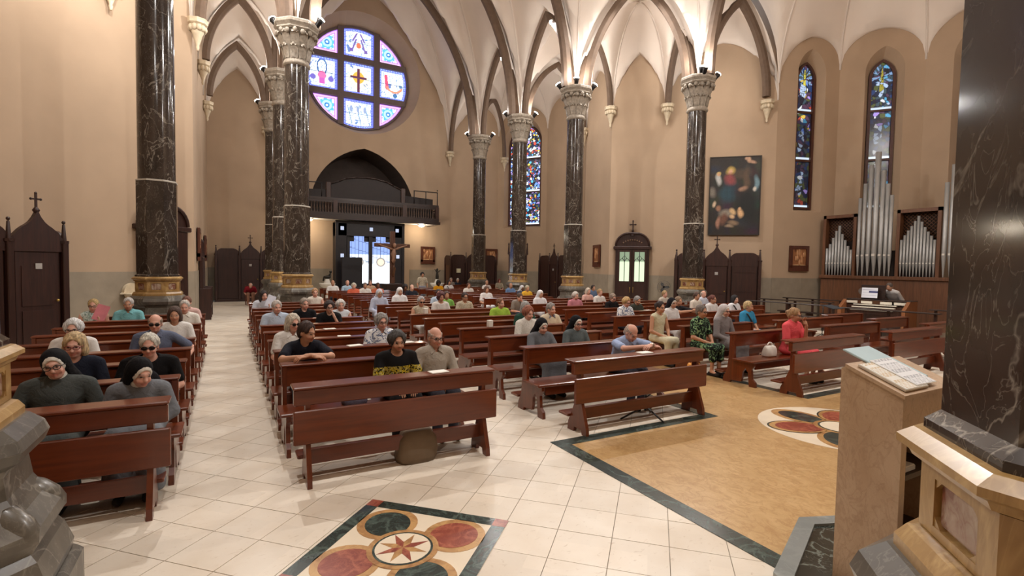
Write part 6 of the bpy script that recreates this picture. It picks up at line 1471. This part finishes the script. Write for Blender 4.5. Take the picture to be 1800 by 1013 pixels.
person(-2.29, 12.70, 1.154, 'blonde woman in leafy sleeveless top with a pink fan', lean=0.05, top=(210,224,222),pat='leaf',sleeve='none',hair='short',hc=(196,170,120),glasses='clear',tone='pink',lod=1,pose='fan',extra=held((214,130,140),'pink paper fan held by the woman in leafy top'))
person(-1.74, 12.70, 1.175, 'grey-haired man in aqua polo shirt before the near left column', lean=0.05, top=(124,186,192),hair='short',hc=(186,180,174),tone='tan',lod=1,collar=(124,186,192),neck='v')
person(1.77, 6.00, 1.133, 'woman in black top with yellow print in the second row', lean=0.05, top=(22,20,21),pat='yellowband',hair='puff',hc=(72,68,66),tone='tan',lod=0,neck='scoop',fat=1.08,pose='book',bottom=(30,28,30))
person(2.25, 6.00, 1.161, 'balding man with glasses and grey long-sleeved shirt', lean=0.05, top=(176,168,156),sleeve='long',hair='rim',hc=(190,176,166),glasses='clear',tone='pink',lod=0,collar=(176,168,156),neck='v',yaw=.12,fat=1.05)
person(0.84, 7.00, 1.212, 'dark-haired woman in navy top leaning on the ledge, looking right', lean=0.38, top=(26,27,38),hair='short',hc=(62,42,34),tone='tan',lod=0,pose='rail',yaw=.75,neck='v')
person(0.82, 8.00, 1.187, 'woman with white-blonde hair, sunglasses and white shirt', lean=0.05, top=(232,230,226),hair='bob',hc=(206,196,178),glasses='sun',tone='pink',lod=0,yaw=.35,neck='v',collar=(232,230,226),bottom=(230,230,228))
person(2.11, 8.00, 1.153, 'grey-haired woman in blue and white flowered blouse', lean=0.05, top=(236,238,240),pat='blueflower',hair='puff',hc=(150,146,142),glasses='clear',tone='pink',lod=0,yaw=.1,neck='v',collar=(200,205,215),sleeve='long')
person(0.84, 11.00, 1.186, 'grey-haired man in light blue shirt by the left aisle', lean=0.05, top=(190,204,222),hair='short',hc=(196,188,180),tone='pink',lod=0,yaw=.2,collar=(190,204,222),neck='v',fat=1.1)
person(1.82, 11.00, 1.167, 'dark-haired woman in black holding her hand to her mouth', lean=0.15, top=(22,21,24),hair='puff',hc=(52,40,38),glasses='clear',tone='fair',lod=1,pose='chin',neck='v')
person(2.24, 12.00, 1.101, 'white-haired woman in pale sleeveless top behind the woman in black', lean=0.05, top=(214,222,230),sleeve='none',hair='puff',hc=(222,214,206),tone='pink',lod=1)
person(1.47, 12.00, 1.156, 'grey-haired person in black v-neck in the left block', lean=0.05, top=(22,22,26),hair='short',hc=(158,146,134),tone='pink',lod=1,neck='v',yaw=.3)
person(0.82, 14.85, 1.189, 'dark long-haired woman holding a white paper by the left aisle', lean=0.05, top=(206,212,224),hair='long',hc=(40,30,30),tone='pink',lod=1,pose='fan',yaw=.4,extra=held((216,222,236),'white paper held up by the long-haired woman'))
person(2.23, 15.80, 1.199, 'blonde woman in white sleeveless top before the column base', lean=0.05, top=(226,218,206),sleeve='none',hair='bun',hc=(176,136,96),tone='pink',lod=1)
person(5.22, 5.96, 1.121, 'stooped old man in light blue shirt leaning on the front ledge', lean=0.42, top=(160,178,214),hair='rim',hc=(196,176,160),tone='pink',lod=0,pose='rail',pitch=.35,fat=1.2,collar=(160,178,214),extra=watch)
person(4.51, 7.08, 1.070, 'nun in grey habit and black veil reading, left of the pair', lean=0.05, top=(112,116,122),nun=(20,19,24),sleeve='long',tone='pink',lod=0,pitch=.15,neck='high',pose='book')
person(5.22, 7.08, 1.088, 'nun in green-grey habit and black veil, right of the pair', lean=0.05, top=(98,108,110),nun=(18,18,22),sleeve='long',tone='pink',lod=0,neck='high',glasses='clear',extra=pendant)
person(4.95, 8.25, 1.190, 'red-haired woman in white lace top behind the grey nun', lean=0.05, top=(214,212,206),pat='lace',sleeve='long',hair='puff',hc=(150,92,70),tone='pink',lod=0,yaw=.1,pitch=.1)
person(6.10, 9.20, 1.147, 'grey-haired man in cream polo shirt with folded arms', lean=0.05, top=(214,200,176),hair='short',hc=(150,144,138),tone='pink',lod=0,pose='cross',collar=(120,120,130),neck='v',yaw=.2)
person(5.46, 9.20, 1.200, 'grey-haired woman in dark green behind the red-haired woman', lean=0.05, top=(40,74,62),sleeve='long',hair='bob',hc=(160,158,154),tone='pink',lod=1)
person(5.87, 11.10, 1.140, 'woman in bright lime green top', lean=0.05, top=(160,196,74),hair='short',hc=(122,84,58),tone='pink',lod=1,fat=1.1,yaw=.25)
person(4.18, 12.10, 1.147, 'grey-haired woman in beige sleeveless top with crossed arms', lean=0.05, top=(176,166,150),pat='beigeprint',sleeve='none',hair='short',hc=(178,176,176),glasses='sun',tone='tan',lod=1,pose='cross',bottom=(230,230,232))
person(5.80, 13.10, 1.175, 'dark-haired woman with glasses in beige print blouse', lean=0.05, top=(204,190,170),pat='beigeprint',hair='bun',hc=(52,36,32),glasses='clear',tone='tan',lod=1,neck='v')
person(5.09, 13.10, 1.185, 'woman with curly maroon hair and white top', lean=0.05, top=(224,218,212),hair='curly',hc=(84,40,42),tone='tan',lod=1,neck='scoop')
person(5.65, 14.10, 1.167, 'person in green top half hidden behind the maroon-haired woman', lean=0.05, top=(124,176,84),hair='short',hc=(74,52,44),tone='tan',lod=2)
person(5.79, 15.10, 1.179, 'dark-haired person in pale blue behind the maroon-haired woman', lean=0.05, top=(190,206,224),hair='short',hc=(60,48,44),tone='pink',lod=2,yaw=-.2)
person(3.93, 15.10, 1.192, 'nun in pale grey-blue habit and white veil in the middle', lean=0.05, top=(186,192,212),nun=(196,198,210),sleeve='long',tone='tan',lod=1,neck='high',glasses='clear')
person(4.85, 16.10, 1.191, 'nun all in white with white veil in the middle', lean=0.05, top=(232,230,230),nun=(232,230,232),sleeve='long',tone='tan',lod=1,neck='high',extra=pendant)
person(6.27, 20.10, 1.113, 'dark-haired person hidden behind the white nun', lean=0.05, top=(58,40,40),hair='curly',hc=(36,26,26),tone='brown',lod=2)
person(6.23, 19.10, 1.169, 'balding man in dark navy beside the white nun', lean=0.05, top=(36,38,46),hair='rim',hc=(70,56,50),tone='fair',lod=2)
person(4.46, 21.10, 1.149, 'white-haired woman in orange top far back', lean=0.05, top=(222,112,84),sleeve='long',hair='puff',hc=(222,206,190),tone='pink',lod=2,bottom=(206,196,176))
person(4.91, 21.10, 1.170, 'grey-haired man in white polo far back', lean=0.05, top=(232,228,222),hair='short',hc=(120,112,108),tone='tan',lod=2,collar=(232,228,222))
person(5.43, 21.10, 1.168, 'person in orange shirt behind the pale blue nun', lean=0.05, top=(214,120,88),hair='short',hc=(74,60,56),tone='brown',lod=2)
person(5.63, 23.20, 1.210, 'person in beige behind the man in white polo', lean=0.05, top=(206,170,140),hair='short',hc=(110,90,80),tone='pink',lod=2)
person(4.63, 23.20, 1.212, 'bald man in pale blue shirt near the entrance', lean=0.05, top=(176,202,222),hair='rim',hc=(186,160,142),tone='pink',lod=2)
person(4.01, 23.20, 1.213, 'man in white t-shirt beside the left stoup', lean=0.05, top=(232,228,224),hair='rim',hc=(150,120,104),tone='tan',lod=2)
person(8.22, 7.00, 1.234, 'woman in green and black leaf-print dress at the central aisle', lean=0.05, top=(120,150,120),pat='foliage',sleeve='short',skirt='dress',hair='short',hc=(120,110,104),glasses='clear',tone='tan',lod=0,yaw=.1)
person(8.90, 7.00, 1.227, 'nun in taupe habit and white veil beside the leaf-print dress', lean=0.05, top=(134,128,128),nun=(206,200,200),sleeve='long',tone='pink',lod=0,neck='high',glasses='clear',extra=pendant)
person(9.38, 5.85, 1.236, 'woman in coral dress resting her chin on her hand', lean=0.1, top=(232,92,100),hair='bun',hc=(168,132,92),glasses='clear',tone='tan',lod=0,pose='chin',fat=1.15,yaw=.2,skirt='dress')
person(8.13, 8.05, 1.238, 'tanned woman in pale green sleeveless dress at the central aisle', lean=0.1, top=(206,200,172),sleeve='none',skirt='dress',hair='bun',hc=(46,30,28),tone='tan',lod=0,neck='scoop')
person(9.54, 9.05, 1.225, 'nun in white habit and dark veil writing on the ledge', lean=0.12, top=(226,222,220),nun=(30,28,34),sleeve='long',tone='tan',lod=1,neck='high',extra=pendant)
person(10.79, 10.05, 1.179, 'person in dark shirt behind the nun in white habit', lean=0.2, top=(42,40,44),hair='short',hc=(140,116,92),tone='tan',lod=1,pose='rail')
person(8.99, 10.05, 1.193, 'blonde woman in blue and white patterned blouse reading', lean=0.05, top=(220,224,230),pat='blueflower',hair='puff',hc=(200,164,110),glasses='clear',tone='pink',lod=1,pitch=.2)
person(10.30, 11.05, 1.132, 'person in dark olive with grey hair beside the blonde woman', lean=0.05, top=(60,62,54),sleeve='long',hair='short',hc=(150,146,144),tone='tan',lod=1,pitch=.2)
person(10.24, 12.05, 1.153, 'grey-haired woman in black top looking down', lean=0.05, top=(26,22,24),hair='short',hc=(150,132,116),glasses='clear',tone='pink',lod=1,pitch=.25)
person(9.59, 13.05, 1.156, 'white-haired woman in pink blouse sitting upright', lean=0.05, top=(196,128,138),sleeve='long',hair='puff',hc=(206,196,186),tone='pink',lod=1,fat=1.1)
person(8.05, 14.05, 1.092, 'person in grey-brown resting a hand on the face', lean=0.3, top=(140,132,124),hair='short',hc=(84,66,56),tone='pink',lod=1,pose='chin',pitch=.2)
person(8.91, 14.05, 1.163, 'nun in white veil sitting alone right of the centre', lean=0.05, top=(230,228,230),nun=(232,230,232),sleeve='long',tone='tan',lod=2,neck='high')
person(8.44, 17.05, 1.172, 'woman all in white with brown hair at the central aisle', lean=0.05, top=(232,228,226),hair='bob',hc=(96,66,50),glasses='sun',tone='tan',lod=2,bottom=(232,232,232))
person(10.84, 18.10, 1.150, 'person in yellow shirt with pale cap', lean=0.05, top=(222,170,56),hair='short',hc=(176,166,140),tone='tan',lod=2)
person(11.24, 19.20, 1.097, 'nun in white veil behind the person in grey-brown', lean=0.05, top=(74,80,96),nun=(226,224,226),sleeve='long',tone='brown',lod=2,neck='high')
person(9.52, 21.05, 1.153, 'woman in white t-shirt at the back of the central aisle', lean=0.05, top=(228,222,214),hair='bun',hc=(84,52,40),tone='tan',lod=2)
person(8.86, 23.10, 1.182, 'person with black curly hair in yellow-orange shirt far back', lean=0.05, top=(226,160,32),sleeve='short',hair='curly',hc=(24,20,20),tone='dark',lod=2)
person(9.85, 24.20, 1.168, 'dark-haired woman in white t-shirt with a shoulder strap far back', lean=0.05, top=(230,226,222),hair='bob',hc=(40,28,28),tone='tan',lod=2,extra=strap)
person(11.19, 8.10, 1.170, 'blond man in turquoise t-shirt with a dark strap', lean=0.05, top=(58,142,184),hair='short',hc=(196,170,122),tone='tan',lod=1,extra=strap,bottom=(150,170,200),yaw=.35)
person(12.46, 10.20, 1.182, 'red-brown haired woman in white beside the bald man', lean=0.05, top=(226,222,220),hair='bun',hc=(110,60,48),tone='tan',lod=1,yaw=.3)
person(13.46, 10.20, 1.164, 'woman with black bob and white top with a black strap', lean=0.05, top=(228,228,232),hair='bob',hc=(28,22,26),tone='fair',lod=1,extra=strap)
person(12.95, 11.20, 1.217, 'person in cream top left of the bald man', lean=0.05, top=(222,212,198),hair='short',hc=(90,66,54),tone='tan',lod=2)
person(14.57, 12.30, 1.198, 'bald man in pale shirt under the confessional cross', lean=0.05, top=(206,212,226),hair='rim',hc=(206,186,170),tone='pink',lod=2)
person(13.63, 13.20, 1.152, 'blond person in beige sitting before the pedestal fan', lean=0.05, top=(196,186,172),hair='short',hc=(176,146,104),tone='pink',lod=2)
person(11.50, 14.20, 1.183, 'blonde woman in white below the carved relief', lean=0.05, top=(226,220,214),hair='bun',hc=(176,140,96),tone='pink',lod=2)
person(11.75, 15.20, 1.170, 'blonde woman in salmon pink below the carved relief', lean=0.05, top=(222,176,164),hair='bob',hc=(206,190,172),glasses=None,tone='pink',lod=2)
person(14.12, 17.90, 1.162, 'dark-haired bearded man in blue below the carved relief', lean=0.05, top=(96,112,140),hair='short',hc=(48,36,32),tone='tan',lod=2)
person(11.28, 20.30, 1.176, 'bald man in blue shirt at the foot of a right column', lean=0.05, top=(108,134,172),hair='rim',hc=(120,96,84),glasses='clear',tone='tan',lod=2)
person(11.70, 23.60, 1.187, 'balding man in white shirt behind the woman in white', lean=0.05, top=(226,218,210),hair='rim',hc=(150,128,110),tone='tan',lod=2)
person(13.10, 27.55, 1.145, 'man in light blue shirt at the foot of the far column', lean=0.05, top=(160,190,226),hair='rim',hc=(140,110,96),tone='pink',lod=2)
person(14.52, 27.55, 1.146, 'red-haired woman in patterned blouse far back on the right', lean=0.05, top=(200,190,160),pat='beigeprint',hair='bob',hc=(116,54,44),tone='pink',lod=2)
person(12.24, 28.65, 1.143, 'grey-haired man in navy at the back confessional', lean=0.05, top=(46,52,64),hair='short',hc=(186,184,182),tone='tan',lod=2)
person(11.80, 28.65, 1.177, 'grey-haired person behind the dark-haired woman in white t-shirt', lean=0.05, top=(150,140,130),hair='short',hc=(150,140,130),tone='pink',lod=2)

th = thing('plain_chair', 'plain wooden chair under the bowed man in red', 'chair', (0.95, 27.45, 0))
MB().cbox(-0.22, 0.22, -0.24, 0.2, 0.42, 0.455, 0.008).build('seat', WOODX, th); MB().cbox(-0.22, 0.22, 0.17, 0.2, 0.62, 0.9, 0.006).build('backrest', WOODX, th)
for x in (-0.19, 0.19):
    MB().cbox(x-0.02, x+0.02, -0.22, -0.18, 0, 0.42, 0.004).build('leg', WOODZ, th); MB().cbox(x-0.02, x+0.02, 0.16, 0.2, 0, 0.9, 0.004).build('leg', WOODZ, th)
person(0.95, 27.42, 0.95, 'man in dark red shirt bowed forward on a chair by the left confessional', lean=0.85, top=(150, 36, 50), hair='rim', hc=(170, 160, 150), tone='pink', lod=2, pitch=0.3, pose='lap', bottom=(150, 110, 90))
person(8.7, 24.95, 1.55, 'black-haired woman in pale patterned blouse standing far back', lean=0.02, top=(206, 194, 178), pat='beigeprint', hair='puff', hc=(26, 22, 24), tone='tan', lod=2, stand=True, bottom=(160, 165, 180), pose='down', group='standing people')
person(19.72, 8.6, 1.6, 'organist in white shirt bending over the console', lean=0.7, top=(228, 228, 228), sleeve='long', hair='short', hc=(90, 80, 74), tone='tan', lod=1, stand=True, turn=-PI/2, pose='down', group='standing people')
